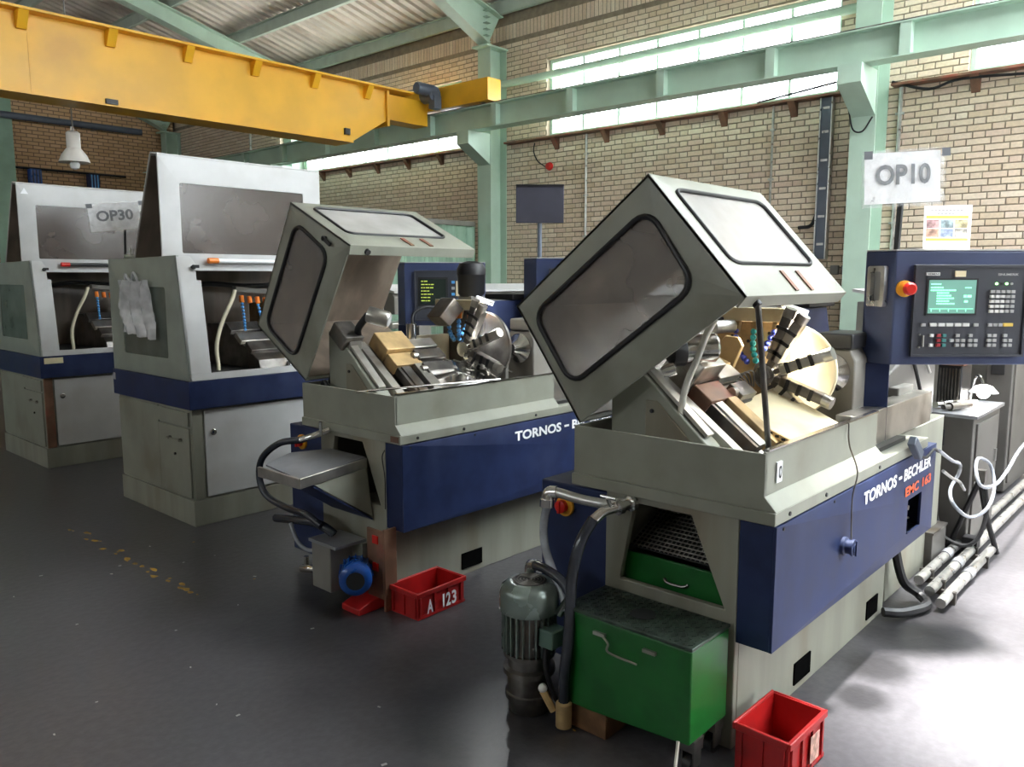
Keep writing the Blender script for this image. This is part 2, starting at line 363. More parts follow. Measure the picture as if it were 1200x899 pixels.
for k in range(int(5.06 / CH)):
    z = k*CH + CH/2; y = -0.6 - (PER/2 if k % 2 else 0)
    while y < YL:
        for w in (0.098, 0.203):
            a, b = y, y + w; y += w + 0.012
            segs = [(max(a, -0.5), min(b, YL))]
            for h in holesR:
                if h[2] - 0.02 < z < h[3] + 0.02:
                    segs = [q for s_ in segs for q in ((s_[0], min(s_[1], h[0])), (max(s_[0], h[1]), s_[1])) if q[1] - q[0] > 0.03]
            bricks += [((q0+q1)/2, z, q1-q0, CH-0.011) for q0, q1 in segs if q1 - q0 > 0.03]
y = -0.5
while y < YL - 0.1: bricks.append((y + 0.03, 5.165, 0.055, 0.20)); y += 0.066        # soldier course under the eaves
def rank(b):
    y, z = b[0], b[1]
    vis = 1.55 < y < 3.35 and 1.85 < z < 3.55
    return (0 if vis else 1, math.hypot(y - 1.5, (z - 2.4)*0.6))
bricks.sort(key=rank)
bmesh_cache = {}
for y, z, w, h in bricks[:300]:
    key = (round(w, 3), round(h, 3))
    if key not in bmesh_cache:
        o = brick_mesh(w, h).build('brick', BRICKO, wallR, smooth=False); bmesh_cache[key] = o.data
    else:
        o = bpy.data.objects.new('brick', bmesh_cache[key]); COL.objects.link(o); o.parent = wallR
    o.location = (XW, y, z)
mb = MB()
for y, z, w, h in bricks[300:]:
    q = brick_mesh(w, h); mb.add([(XW + p[0], y + p[1], z + p[2]) for p in q.v], q.f)
mb.build('brick_field', BRICKI, wallR, smooth=False, kind='stuff')
# end wall and the two walls out of view
eb = bpy.data.materials.new('brown_brick'); eb.use_nodes = True; N = eb.node_tree.nodes; L = eb.node_tree.links
tc = N.new('ShaderNodeNewGeometry'); sp = N.new('ShaderNodeSeparateXYZ'); cb = N.new('ShaderNodeCombineXYZ')
L.new(tc.outputs['Position'], sp.inputs[0]); L.new(sp.outputs[0], cb.inputs[0]); L.new(sp.outputs[2], cb.inputs[1])
bt = N.new('ShaderNodeTexBrick'); L.new(cb.outputs[0], bt.inputs['Vector']); bt.inputs['Scale'].default_value = 1
bt.inputs['Brick Width'].default_value = 0.215; bt.inputs['Row Height'].default_value = 0.075; bt.inputs['Mortar Size'].default_value = 0.009
bt.inputs['Color1'].default_value = (0.60, 0.37, 0.19, 1); bt.inputs['Color2'].default_value = (0.70, 0.46, 0.26, 1); bt.inputs['Mortar'].default_value = (0.24, 0.15, 0.09, 1)
L.new(bt.outputs['Color'], N['Principled BSDF'].inputs['Base Color']); N['Principled BSDF'].inputs['Roughness'].default_value = 0.8
bp = N.new('ShaderNodeBump'); bp.inputs['Strength'].default_value = 0.5; bp.inputs['Distance'].default_value = 0.01; bp.invert = True
L.new(bt.outputs['Fac'], bp.inputs['Height']); L.new(bp.outputs[0], N['Principled BSDF'].inputs['Normal'])
def roofz(x): return 5.55 + 0.26*(min(XW - x, x - XN))
struct(MB().prism([(XN, 0), (XW, 0), (XW, 5.55), (1, roofz(1)), (XN, 5.55)], 1, YL, YL + 0.3), 'wall_left', eb)
mb = MB().prism([(XN, WZB[1]), (XW, WZB[1]), (XW, 5.55), (1, roofz(1)), (XN, 5.55)], 1, YB - 0.3, YB).box(XN, XW, YB - 0.3, YB, 0, WZB[0])
xs = [XN] + [x for w in WINS_B for x in w] + [XW]
for a, b in zip(xs[::2], xs[1::2]): mb.box(a, b, YB - 0.3, YB, WZB[0], WZB[1])
struct(mb, 'wall_back', PLASTER)
wall_with_holes('wall_near', XN - 0.3, XN, YB, YL + 0.3, 5.5, [(a, b, *WZN) for a, b in WINS_N], PLASTER)
# windows: green steel frames with mullions and panes
def window(n, x, y0, y1, z0, z1, step=0.62):
    fr = MB(); t = 0.045
    fr.box(x-.03, x+.03, y0, y1, z0, z0+t).box(x-.03, x+.03, y0, y1, z1-t, z1).box(x-.03, x+.03, y0, y0+t, z0+t, z1-t).box(x-.03, x+.03, y1-t, y1, z0+t, z1-t)
    w = struct(fr, 'window_%d' % n, MINT)
    k = max(2, round((y1-y0)/step)); zm = z0 + (z1-z0)*0.52
    MB().box(x-.02, x+.02, y0+t, y1-t, zm-.018, zm+.018).build('transom', MINT, w)
    for i in range(k):
        a, b = y0 + (y1-y0)*i/k, y0 + (y1-y0)*(i+1)/k
        if i: MB().box(x-.018, x+.018, a-.016, a+.016, z0+t, z1-t).build('mullion', MINT, w)
        MB().box(x-.003, x+.003, a+.016, b-.016, z0+t, zm-.018).build('pane', GLASS, w)
        MB().box(x-.003, x+.003, a+.016, b-.016, zm+.018, z1-t).build('pane', GLASS, w)
for i, (a, b) in enumerate(WINS): window(i+1, XW + 0.1, a, b, *WZ)
for i, (a, b) in enumerate(WINS_N): window(i+4, XN - 0.1, a, b, *WZN, step=1.1)
for i, (a, b) in enumerate(WINS_B):  # out-of-view back windows, added for side light
    y = YB - .1; t = .045; z0, z1 = WZB
    w = struct(MB().box(a, b, y-.03, y+.03, z0, z0+t).box(a, b, y-.03, y+.03, z1-t, z1).box(a, a+t, y-.03, y+.03, z0+t, z1-t).box(b-t, b, y-.03, y+.03, z0+t, z1-t), 'window_%d' % (i+7), MINT)
    for k in range(3):
        c, d_ = a + (b-a)*k/3, a + (b-a)*(k+1)/3
        if k: MB().box(c-.016, c+.016, y-.018, y+.018, z0+t, z1-t).build('mullion', MINT, w)
        MB().box(c+.016, d_-.016, y-.003, y+.003, z0+t, z1-t).build('pane', GLASS, w)
# ceiling: corrugated sheets on purlins
SH = mat('roof_sheet', (0.74, 0.67, 0.60), 0.45, metal=0.15, var=0.25, scale=0.8, dirt=((0.35, 0.24, 0.17), 0.6, 1.3))
ceil = struct(MB().box(0.94, 1.06, YB, YL, roofz(1) - 0.02, roofz(1) + 0.05), 'ceiling', SH)
def roof_strip(xa, xb, m, nm):
    wdt = (YL + 0.3 - YB)/25.0; base = None
    z = lambda x: 5.55 + 0.26*min(XW - x, x - XN)
    for i in range(25):
        y0 = YB + i*wdt; glass = m is not SH
        if glass and not (SKY[2] - .1 < y0 and y0 + wdt < SKY[3] + .1): mm, key = SH, 'roof_sheet'
        else: mm, key = m, nm
        if base is None or base.get(key) is None:
            pr = []
            for k in range(5):
                for a, h in ((0, 0), (.35, 0), (.5, .035), (.85, .035)): pr.append(((k + a)*wdt/5, h))
            pr.append((wdt, 0)); n = len(pr); q = MB()
            q.add([(xa, a, z(xa) + h) for a, h in pr] + [(xb, a, z(xb) + h) for a, h in pr] + [(xa, a, z(xa) + h + .006) for a, h in pr] + [(xb, a, z(xb) + h + .006) for a, h in pr],
                  [(j, j+1, n+j+1, n+j) for j in range(n-1)] + [(2*n+j, 3*n+j, 3*n+j+1, 2*n+j+1) for j in range(n-1)])
            o = q.build(key, mm, ceil, smooth=False); base = base or {}; base[key] = o.data
        else:
            o = bpy.data.objects.new(key, base[key]); COL.objects.link(o); o.parent = ceil
        o.location = (0, y0, 0)
roof_strip(XW + .3, SKY[1], SH, 'roof_sheet'); roof_strip(SKY[1], SKY[0], GLASS, 'added_roof_light'); roof_strip(SKY[0], 1, SH, 'roof_sheet'); roof_strip(XN - .3, 1, SH, 'roof_sheet')  # glazed strip is added out of view to let sun onto the aisle
PURL = mat('purlin_paint', (0.50, 0.58, 0.50), 0.5, var=0.06)
for i in range(7):
    for side in (1, -1):
        x = (XW - 0.12 - i*1.2) if side > 0 else (XN + 0.12 + i*1.2)
        z = roofz(x) - 0.01
        mb = MB().box(x-.006, x+.006, YB, YL, z-.17, z).box(x-.006, x+.055*side, YB, YL, z-.176, z-.168).box(x-.055*side, x+.006, YB, YL, z-.006, z)
        mb.build('purlin', PURL, ceil, smooth=False)
# rafters, columns and brackets
def ibeam_poly(mb, poly_t, poly_b, y, w=0.2, t=0.016):
    """vertical web between top and bottom polyline in XZ, with flanges along both"""
    mb.prism(poly_t + poly_b[::-1], 1, y - .007, y + .007)
    for pl in (poly_t, poly_b):
        for (xa, za), (xb, zb) in zip(pl, pl[1:]): mb.sheet([(xa, y-w/2, za), (xb, y-w/2, zb), (xb, y+w/2, zb), (xa, y+w/2, za)], (0, 0, t))
cols = [(-2.3, 'beyond the right-hand aisle'), (3.03, 'behind the OP10 console'), (8.38, 'at the end of the corrugated partition'), (13.5, 'in front of the far strip window'), (18.55, 'in the corner by the end wall')]
for cy_, where in cols:
    c = thing('steel_column', 'mint green steel wall column ' + where, 'column', (8.82, cy_, 0), 'wall columns under the crane rail')
    MB().box(8.66, 8.99, cy_-.007, cy_+.007, 0, 4.9).build('web', MINT, c)
    MB().box(8.645, 8.66, cy_-.125, cy_+.125, 0, 4.92).build('flange', MINT, c); MB().box(8.975, 8.988, cy_-.125, cy_+.125, 0, 4.92).build('flange', MINT, c)
    br = MB().prism([(8.66, 3.70), (8.20, 3.70), (8.20, 3.52), (8.66, 3.26)], 1, cy_-.115, cy_+.115).build('rail_bracket', MINT, c)
    MB().box(8.55, 8.995, cy_-.15, cy_+.15, 4.90, 4.925).build('cap_plate', MINT, c)
for i, (yr, where) in enumerate([(3.03, 'over the OP10 lathe'), (8.38, 'meeting the column by the crane motor'), (13.5, 'behind the yellow crane girder'), (18.55, 'along the end wall')]):
    r = thing('steel_rafter', 'mint green deep roof rafter ' + where, 'rafter', (8.8, yr, 4.93), 'roof rafters')
    top = [(x, roofz(x) - 0.2) for x in (8.95, 7.4, 4.0, 1.0)]; bot = [(8.70, 4.93), (7.4, 5.50), (4.0, 6.42), (1.0, 7.05)]
    mb = MB(); ibeam_poly(mb, top, bot, yr); mb.build('beam', MINT, r)
    mb = MB(); top2 = [(-6.95, roofz(-6.95) - 0.2), (-5.4, roofz(-5.4) - 0.2), (1.0, roofz(1) - 0.2)]; bot2 = [(-6.7, 4.93), (-5.4, 5.5), (1.0, 7.05)]
    ibeam_poly(mb, top2, bot2, yr); mb.build('beam', MINT, r)
    for k in range(7):
        x = 8.9 - k*0.06; MB().box(8.62, 8.70, yr-.09, yr+.09, 4.98+k*.085, 4.99+k*.085).build('stiffener', MINT, r)
# crane rail girder
rail = thing('crane_rail', 'mint green crane runway girder along the brick window wall', 'rail', (8.35, 6.0, 3.70))
MB().box(8.342, 8.358, YB, YL, 3.712, 4.00).build('web', MINT, rail)
MB().box(8.24, 8.46, YB, YL, 3.70, 3.714).build('bottom_flange', MINT, rail)
MB().box(8.24, 8.46, YB, YL, 4.00, 4.014).build('top_flange', MINT, rail)
MB().box(8.325, 8.375, YB, YL, 4.014, 4.05).build('rail_bar', DSTEEL, rail)
y = 2.55
while y < 18:
    MB().box(8.25, 8.45, y-.05, y+.05, 3.714, 4.0).build('stiffener', MINT, rail); y += 1.32
# strut between columns above the rail
solo(MB().cyl((8.9, 3.2, 4.42), (8.9, 8.25, 4.42), 0.05), 'tie_strut', MINT, 'round green strut tying two wall columns above the rail', 'strut', (8.9, 5.7, 4.37))
# overhead crane
cr = thing('overhead_crane', 'yellow box girder overhead crane with blue end motor', 'crane', (0.5, 9.0, 3.44))
MB().prism([(-6.2, 3.44), (6.75, 3.44), (7.35, 3.80), (7.35, 4.19), (-6.2, 4.19)], 1, 9.0, 9.32).build('girder', YEL, cr)
MB().box(-6.2, 7.75, 8.86, 9.42, 4.19, 4.215).build('top_flange', YEL, cr)
MB().box(-6.2, 6.75, 8.96, 9.36, 3.425, 3.44).build('bottom_flange', YEL, cr)
MB().box(2.9, 2.905, 8.996, 9.0, 3.45, 4.18).build('joint_strip', YEL, cr)
for k in range(11):
    x = 7.0 - k*0.83
    MB().prism([(8.87, 4.188), (9.0, 4.188), (9.0, 4.03), (8.965, 4.03)], 0, x-.045, x+.045).build('gusset', YEL, cr)
MB().box(7.36, 8.12, 9.02, 9.30, 3.82, 4.16).build('end_arm', YEL, cr)
MB().box(7.33, 7.372, 8.96, 9.36, 3.72, 4.2).build('end_plate', YEL, cr)
ec = MB().box(8.22, 8.48, 7.9, 10.4, 4.06, 4.36).build('end_carriage', YEL, cr)
for yy in (8.1, 10.2): MB().cyl((8.29, yy, 4.17), (8.41, yy, 4.17), 0.12).build('wheel', DSTEEL, ec)
mt = MB().lathe((8.02, 8.72, 4.22), [(.09, 0), (.11, .02), (.11, .24), (.075, .27)], axis=(0, 1, 0)).lathe((7.72, 8.8, 4.27), [(.07, 0), (.085, .02), (.085, .3), (.06, .33)], axis=(1, 0, 0)).build('drive_motor', TRAYB, cr)
MB().box(7.97, 8.10, 8.7, 8.82, 4.02, 4.2).build('gearbox', TRAYB, mt)
MB().box(6.62, 6.70, 8.96, 8.998, 3.52, 3.60).build('bolt_lug', BLACK, cr)
MB().box(3.6, 3.72, 8.97, 9.0, 3.45, 3.50).build('bolt_lug', BLACK, cr)
# cable ledge under the strip windows
ldg = thing('cable_ledge', 'dark cable ledge on small brackets below the strip windows', 'ledge', (8.92, 8.0, 3.55))
for a, b in ((3.2, 8.2), (8.55, 14.6), (0.3, 2.85)): MB().box(8.86, 8.99, a, b, 3.575, 3.60).build('ledge_plate', RUST, ldg)
for y in (3.9, 4.75, 5.6, 6.45, 7.3, 8.85, 9.65, 10.45, 11.25, 12.05, 12.85, 14.2, 1.3, 2.1):
    MB().prism([(8.99, 3.575), (8.87, 3.575), (8.97, 3.45), (8.99, 3.42)], 1, y-.04, y+.04).build('bracket', RUST, ldg)
# conduits
def conduit(y, z0, z1, r, m, lab):
    t = thing('conduit', lab, 'conduit', (8.97, y, z0))
    MB().cyl((8.975, y, z0), (8.975, y, z1), r, n=8).build('pipe', m, t)
    k = z0 + .2
    while k < z1: MB().box(8.955, 8.992, y-r*2, y+r*2, k, k+.02).build('clip', ZINC, t); k += .55
conduit(4.14, 0.9, 3.57, .014, ZINC, 'thin grey conduit pipe on brick wall left of the slate duct')
conduit(6.78, 0.9, 3.57, .016, ZINC, 'thin grey conduit pipe on brick wall near the red alarm beacon')
conduit(15.37, 0.9, 5.05, .025, ZINC, 'tall conduit pipe on the dim brick wall by the far corner')
conduit(2.78, 0.9, 3.57, .02, ZINC, 'thin conduit pipe on brick wall right of the OP10 column')
du = thing('cable_duct', 'slate grey vertical cable duct clipped to the cream brick wall', 'duct', (8.95, 3.52, 1.85))
MB().box(8.93, 8.99, 3.46, 3.58, 1.85, 3.57).build('duct_body', TRAYB, du)
for y in (3.452, 3.575): MB().box(8.915, 8.99, y, y+.012, 1.85, 3.57).build('duct_edge', ZINC, du)
for z in (2.0, 2.3, 2.6, 2.9, 3.2, 3.45): MB().box(8.92, 8.93, 3.485, 3.555, z, z+.025).build('duct_clip', ZINC, du)
MB().tube([(8.95, 3.58, 2.35), (8.95, 3.64, 2.22), (8.95, 3.78, 2.2)], .02).build('cable', BLACK, du)
bc = thing('alarm_beacon', 'small red alarm beacon with dangling wire on brick wall', 'beacon', (8.97, 7.42, 3.2))
MB().lathe((8.99, 7.42, 3.2), [(.05, 0), (.06, .02), (.045, .06), (.02, .075)], axis=(-1, 0, 0)).build('beacon_dome', REDB, bc)
MB().tube([(8.975, 7.5, 3.2), (8.975, 7.65, 3.3), (8.975, 7.72, 3.44), (8.975, 7.7, 3.55)], .008).build('wire', BLACK, bc)
so = thing('power_socket', 'pair of small grey sockets on the cream brick wall', 'socket', (8.97, 3.3, 1.72))
for y in (3.24, 3.36): MB().box(8.955, 8.99, y-.045, y+.045, 1.68, 1.78).build('socket_box', PALEG, so, bevel=.005)
# loose cables at the bracket of the OP10 column
cb_ = thing('loose_cables', 'loose dark cables looping at the bracket behind the OP10 sign', 'cable', (8.9, 3.4, 3.4))
MB().tube([(8.9, 4.3, 3.62), (8.8, 3.8, 3.64), (8.7, 3.3, 3.66), (8.6, 3.16, 3.6)], .012).build('cable', BLACK, cb_)
MB().tube([(8.62, 3.17, 3.35), (8.62, 3.12, 3.15), (8.62, 3.02, 3.12), (8.62, 2.93, 3.25)], .008).build('cable', BLACK, cb_)
MB().tube([(8.9, 2.85, 3.62), (8.9, 2.5, 3.5), (8.9, 2.2, 3.55), (8.9, 1.5, 3.5)], .014).build('cable', BLACK, cb_)
# end wall fittings
pz = thing('service_pipe', 'slate blue pipe running along the brown end wall', 'pipe', (5.5, 18.48, 4.8))
MB().cyl((XN + 1, 18.48, 4.84), (8.12, 18.48, 4.84), .07, n=10).build('pipe', TRAYB, pz)
for x in (3.2, 4.9, 7.2): MB().box(x-.03, x+.03, 18.50, 18.795, 4.78, 4.80).build('clip', ZINC, pz)
wr = thing('hanging_rail', 'thin dark rail low on the brown end wall', 'rail', (6.5, 18.65, 3.85))
MB().cyl((3.0, 18.66, 3.86), (7.8, 18.66, 3.86), .022, n=8).build('rail_bar', BLACK, wr)
for x in (4.0, 5.6, 7.2): MB().box(x-.02, x+.02, 18.66, 18.795, 3.84, 3.88).build('bracket', BLACK, wr)
for x, lab in ((5.93, 'blue reel box hanging from the end wall rail nearer the green post'), (7.06, 'dark blue reel box hanging from the end wall rail nearer the lamp')):
    b = thing('hose_reel', lab, 'reel box', (x, 18.55, 3.5), 'blue boxes on the end wall rail')
    MB().box(x-.11, x+.11, 18.45, 18.64, 3.52, 3.84).build('case', MBLUE if x < 6 else BLUE, b, bevel=.02)
    for k in (-.06, 0, .06): MB().box(x+k-.012, x+k+.012, 18.44, 18.452, 3.54, 3.82).build('rib', HSKY if x > 6 else BLUE, b)
ep = thing('end_wall_post', 'mint green steel post standing against the brown end wall', 'post', (5.38, 18.6, 0))
MB().box(5.2, 5.6, 18.58, 18.6, 0, 5.9).build('flange', MINTD, ep); MB().box(5.39, 5.41, 18.6, 18.79, 0, 5.9).build('web', MINTD, ep)
# pendant lamp
pl = thing('pendant_lamp', 'white bell shaped pendant lamp hanging below the yellow crane', 'lamp', (3.62, 10.0, 2.9))
MB().lathe((3.62, 10, 0), [(.165, 2.945), (.16, 2.955), (.13, 3.03), (.085, 3.09), (.073, 3.10), (.073, 3.27), (.05, 3.29)]).build('lamp_shade', LAMPW, pl)
MB().lathe((3.62, 10, 0), [(.01, 2.865), (.045, 2.88), (.055, 2.92), (.04, 2.97), (.03, 3.0)]).build('bulb', clear('bulb_glass', (.9, .9, .9), .3), pl)
MB().cyl((3.62, 10, 3.29), (3.62, 10, roofz(3.62)), .008, n=6).build('cable', PALEG, pl)
MB().tube([(3.62, 10, 3.29), (3.62, 10, 3.34)], .02).build('hook', ZINC, pl)
# corrugated partition beside the column
pa = thing('corrugated_partition', 'pale green corrugated sheet partition ending at the wall column', 'partition', (7.4, 8.62, 0))
xs = [6.2 + i*0.05 for i in range(51)]
pts = [(x, 8.60 + (0.035 if (i // 2) % 2 else 0.0)) for i, x in enumerate(xs)]
mb = MB(); n = len(pts)
mb.add([(x, y, 0.02) for x, y in pts] + [(x, y, 2.40) for x, y in pts] + [(x, y+.004, 0.02) for x, y in pts] + [(x, y+.004, 2.40) for x, y in pts],
       [(i, i+1, n+i+1, n+i) for i in range(n-1)] + [(2*n+i, 3*n+i, 3*n+i+1, 2*n+i+1) for i in range(n-1)])
mb.build('corrugated_sheet', MINTD, pa, smooth=False)
MB().box(6.2, 8.65, 8.58, 8.66, 2.40, 2.47).build('top_rail', PALEG, pa)
MB().box(6.2, 6.26, 8.59, 8.65, 0, 2.40).build('post', MINTD, pa)
MB().box(8.70, 8.76, 8.53, 8.58, 0.0, 3.3).build('post', MINT, pa)

# ------------------------------------------------------------------ the sliding-head lathes (parts in the lathe's own coordinates)
SD = V((0, -0.8, -0.6)); SN = V((0, -0.6, 0.8)); XA = V((1, 0, 0))     # slope of the slant bed and its normal
def bead_hose(pts, r, m, parent, cap=None):
    P = catmull(pts, 8); mb = MB(); acc = 0; mb.ball(P[0], r)
    for a, b in zip(P, P[1:]):
        acc += (b - a).length
        if acc > r*1.5: mb.ball(b, r, 7); acc = 0
    o = mb.build('coolant_hose', m, parent)
    if cap: MB().cyl(V(pts[0]) + V((0, 0, r*2.2)), V(pts[0]) - V((0, 0, r*0.5)), r*1.25, n=8).build('hose_cap', cap, o)
    return o
def slide_lathe(loc, label, ang, first):
    t = thing('lathe', label, 'lathe', loc, 'open hood lathes', local=True)
    # base with end plate, cavity and vents
    O4 = [(0, .68, .84), (0, .13, .84), (0, .13, 0), (0, .68, 0)]
    I4 = [(0, .555, .815), (0, .315, .815), (0, .175, .505), (0, .615, .505)]
    base = MB().ring(O4, I4, (.03, 0, 0)).box(.03, 1.60, .13, .15, 0, .84).box(.03, 1.60, .66, .68, 0, .84).box(.5, 1.60, .15, .66, 0, .84).box(.03, .5, .15, .66, .815, .84).box(.03, .5, .15, .66, .40, .42)
    base = base.build('base', GREYD, t, bevel=.004)
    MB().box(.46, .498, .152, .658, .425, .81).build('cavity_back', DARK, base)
    for a, b in ((.52, .68), (1.35, 1.50)): MB().box(a, b, .124, .132, .035, .125).build('vent_slot', VENTSHADE, base)  # flat plates, their black stands for the recess shade
    for y, z in ((.36, .822), (.60, .825), (.655, .828), (.15, .826)): MB().cyl((-.004, y, z+.03), (.002, y, z+.03), .008, n=8).build('bolt', BLACK, base)
    # trim flange and tray
    trim = MB().box(-.012, 1.70, .0, .84, .84, .885).build('trim_flange', GREY, t, bevel=.003)
    for x in (.10, .42, 1.0, 1.5): MB().cyl((x, -.004, .862), (x, .002, .862), .008, n=8).build('bolt', BLACK, trim)
    xe = 1.08 if first else 1.22; zr = 1.075
    tray = MB().prism([(.0, .885), (.045, .932), (.045, zr), (.835, zr), (.835, .885)], 0, -.004, .010)
    tray.sheet([(.0, .0, .885), (xe, .0, .885), (xe, .045, .932), (.0, .045, .932)], (0, .012, .004)).box(0, xe, .045, .057, .932, zr + .006)
    tray.box(0, 1.55, .823, .835, .885, zr)
    tray = tray.build('tray', GREY, t, bevel=.002)
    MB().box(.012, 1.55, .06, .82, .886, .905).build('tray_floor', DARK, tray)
    MB().box(.01, xe, .040, .062, zr + .006, zr + .012).build('tray_lip', CHROME, tray)
    # blue side cover with a lettered front
    fr = rrect(1.43, 1.64, .465, .63, .004, 1)
    cov = MB().ring([(p[0], -.002, p[1]) for p in corners_for(fr, 0, 1.845, .40, .835)], [(p[0], -.002, p[1]) for p in fr], (0, .012, 0))
    cov.box(0, .012, .01, .128, .40, .835).box(1.833, 1.845, .01, .128, .40, .835).box(.012, 1.833, .01, .128, .40, .41).box(.012, 1.833, .01, .128, .825, .835)
    cov = cov.build('side_cover', BLUE, t, bevel=.0015)
    MB().box(1.40, 1.67, .10, .11, .44, .65).build('recess_back', BLACK, cov)
    MB().cyl((1.56, .10, .56), (1.56, .03, .56), .012, n=8).cyl((1.50, .04, .52), (1.60, .04, .50), .005, n=6).build('lever', STEEL, cov)
    text('TORNOS', WHITE, cov, (.815, -.003, .735), (1, 0, 0), (0, 0, 1), .056, .415, bold=.035)
    MB().box(1.262, 1.305, -.005, -.002, .756, .768).build('lettering', WHITE, cov)
    text('BECHLER', WHITE, cov, (1.335, -.003, .735), (1, 0, 0), (0, 0, 1), .056, .42, bold=.035)
    text('EMC', ORANGE, cov, (1.37, -.003, .655), (1, 0, 0), (0, 0, 1), .046, .20, bold=.03)
    text('163', ORANGE, cov, (1.63, -.003, .655), (1, 0, 0), (0, 0, 1), .046, .14, bold=.03)
    for x in (.05, .5): MB().cyl((x, -.006, .82), (x, 0, .82), .006, n=8).build('bolt', BLACK, cov)
    if first:
        kn = MB().lathe((.615, -.002, .62), [(.036, 0), (.036, .012), (.028, .016), (.028, .034), (.033, .036), (.033, .045)], axis=(0, -1, 0)).build('knob', BLUEC, t)
        MB().lathe((.615, -.0475, .62), [(.02, 0), (.02, .004)], 12, axis=(0, -1, 0)).box(.61, .62, -.056, -.05, .59, .65).build('knob_cross', BLUE, kn)
        MB().tube([(.62, -.03, .65), (.66, -.012, .80), (.70, -.012, .90), (.715, .03, 1.0), (.72, .038, 1.085)], .003, 6).build('wire', DSTEEL, t)
        pq = MB().box(.075, .115, .038, .0445, .965, 1.035).build('number_plate', WHITE, tray)
        text('O', BLACK, pq, (.083, .0375, .978), (1, 0, 0), (0, 0, 1), .045, .024, bold=.03)
        MB().box(.0, .002, 0, 0, 0, 0)
        MB().box(-.006, -.002, .70, .735, .845, .875).build('rating_plate', WHITE, trim)
    else:
        MB().box(-.0145, -.012, .01, .07, .85, .88).build('rating_plate', RUST, trim)
        MB().cyl((-.03, .32, 1.075), (.72, .02, 1.095), .006, n=8).build('loose_rod', CHROME, t)
        MB().tube([(-.012, .12, .80), (-.016, .135, .76), (-.014, .12, .66), (-.014, .12, .5)], .003, 6).build('wire', BLACK, t)
    # electrical box on the far side
    eb_ = MB().box(.03, .62, .685, 1.03, .08, .82).build('switch_cabinet', BLUE, t, bevel=.006)
    sw = MB().lathe((.03, .90, .73), [(.042, 0), (.042, .012), (.03, .014)], axis=(-1, 0, 0)).build('switch_plate', mat('switch_yellow', (.75, .35, .02), .4), eb_)
    MB().lathe((.015, .905, .73), [(.026, 0), (.026, .02), (.02, .024)], axis=(-1, 0, 0)).box(-.018, -.008, .9, .91, .706, .754).build('switch_knob', REDB, sw)
    # hood, hinged at the far tray edge
    hy, hz = .822, 1.082; ca, sa = math.cos(ang), math.sin(ang)
    def H(x, u, v): return V((x, hy - u*ca + v*sa, hz + u*sa + v*ca))
    q = [(.79, .575), (0, .56), (0, 0), (.85, 0)]                # A L B R
    hx0, hx1 = .01, .90
    wr_ = rrect(.06, .72, .14, .475, .07)
    wr_o = corners_for(wr_, 0, 0, 0, 0, q)
    hood = MB().ring([H(hx0, *p) for p in wr_o], [H(hx0, *p) for p in wr_], (.010, 0, 0))
    # front sheet (R-A) with a window, top sheet (A-L), back sheet (L-B), far lips
    def F(x, k, d=0.0):   # point on the front sheet, k from A to R; d = depth to the inside
        u = .79 + .06*k; v = .575*(1-k); return H(x, u - d, v)
    fw = rrect(.10, .80, .12, .74, .06)
    fo = corners_for(fw, hx0, hx1, 0, 1)
    nvec = (H(0, 0, 0) - H(0, .012, 0))
    hood.ring([F(p[0], p[1]) for p in fo], [F(p[0], p[1]) for p in fw], nvec)
    hood.sheet([H(hx0, .79, .575), H(hx1, .79, .575), H(hx1, 0, .56), H(hx0, 0, .56)], H(0, 0, 0) - H(0, 0, .012))
    hood.sheet([H(hx0, 0, .56), H(hx1, 0, .56), H(hx1, 0, 0), H(hx0, 0, 0)], H(0, .012, 0) - H(0, 0, 0))
    hood.sheet([H(hx0, .85, 0), H(hx1, .85, 0), H(hx1, .80, -.012), H(hx0, .80, -.012)], H(0, 0, .008) - H(0, 0, 0))
    hood = hood.build('hood', GREY, t, bevel=.002)
    MB().sheet([H(hx0+.012, .775, .560), H(hx1-.002, .775, .560), H(hx1-.002, .014, .546), H(hx0+.012, .014, .546)], H(0, 0, 0) - H(0, 0, .003)).build('hood_liner', LINER, hood)
    MB().sheet([H(hx0+.012, .014, .545), H(hx1-.002, .014, .545), H(hx1-.002, .014, .02), H(hx0+.012, .014, .02)], H(0, .003, 0) - H(0, 0, 0)).build('hood_liner', LINER, hood)
    MB().sheet([H(hx0+.003, *p) for p in rrect(.06, .72, .14, .475, .07)], (.004, 0, 0)).build('end_pane', ACRYL, hood)
    MB().tube([H(hx0-.004, *p) for p in wr_], .011, 8, closed=True).build('window_seal', BLACK, hood)
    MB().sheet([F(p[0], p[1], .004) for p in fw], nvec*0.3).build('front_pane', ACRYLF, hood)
    MB().tube([F(p[0], p[1], -.002) for p in fw], .008, 8, closed=True).build('window_seal', BLACK, hood)
    for x in (.42, .56): MB().sheet([F(x, .80, -.006), F(x+.025, .80, -.006), F(x+.025, .97, -.006), F(x, .97, -.006)], nvec*0.4).build('latch_strap', RUST, hood)
    if not first: MB().cyl(H(hx0-.02, .775, .2), H(hx0, .775, .2), .014, n=10).obox(H(hx0-.014, .775, .17), XA, H(0, 0, 1) - H(0, 0, 0), H(0, 1, 0) - H(0, 0, 0), .012, .07, .018).build('hood_catch', BLACK, hood)
    MB().cyl(H(.12, .82, -.02), H(.12, .82, .02), .016, n=10).build('strut_joint', BLACK, hood)
    top = H(.13, .82, -.01)
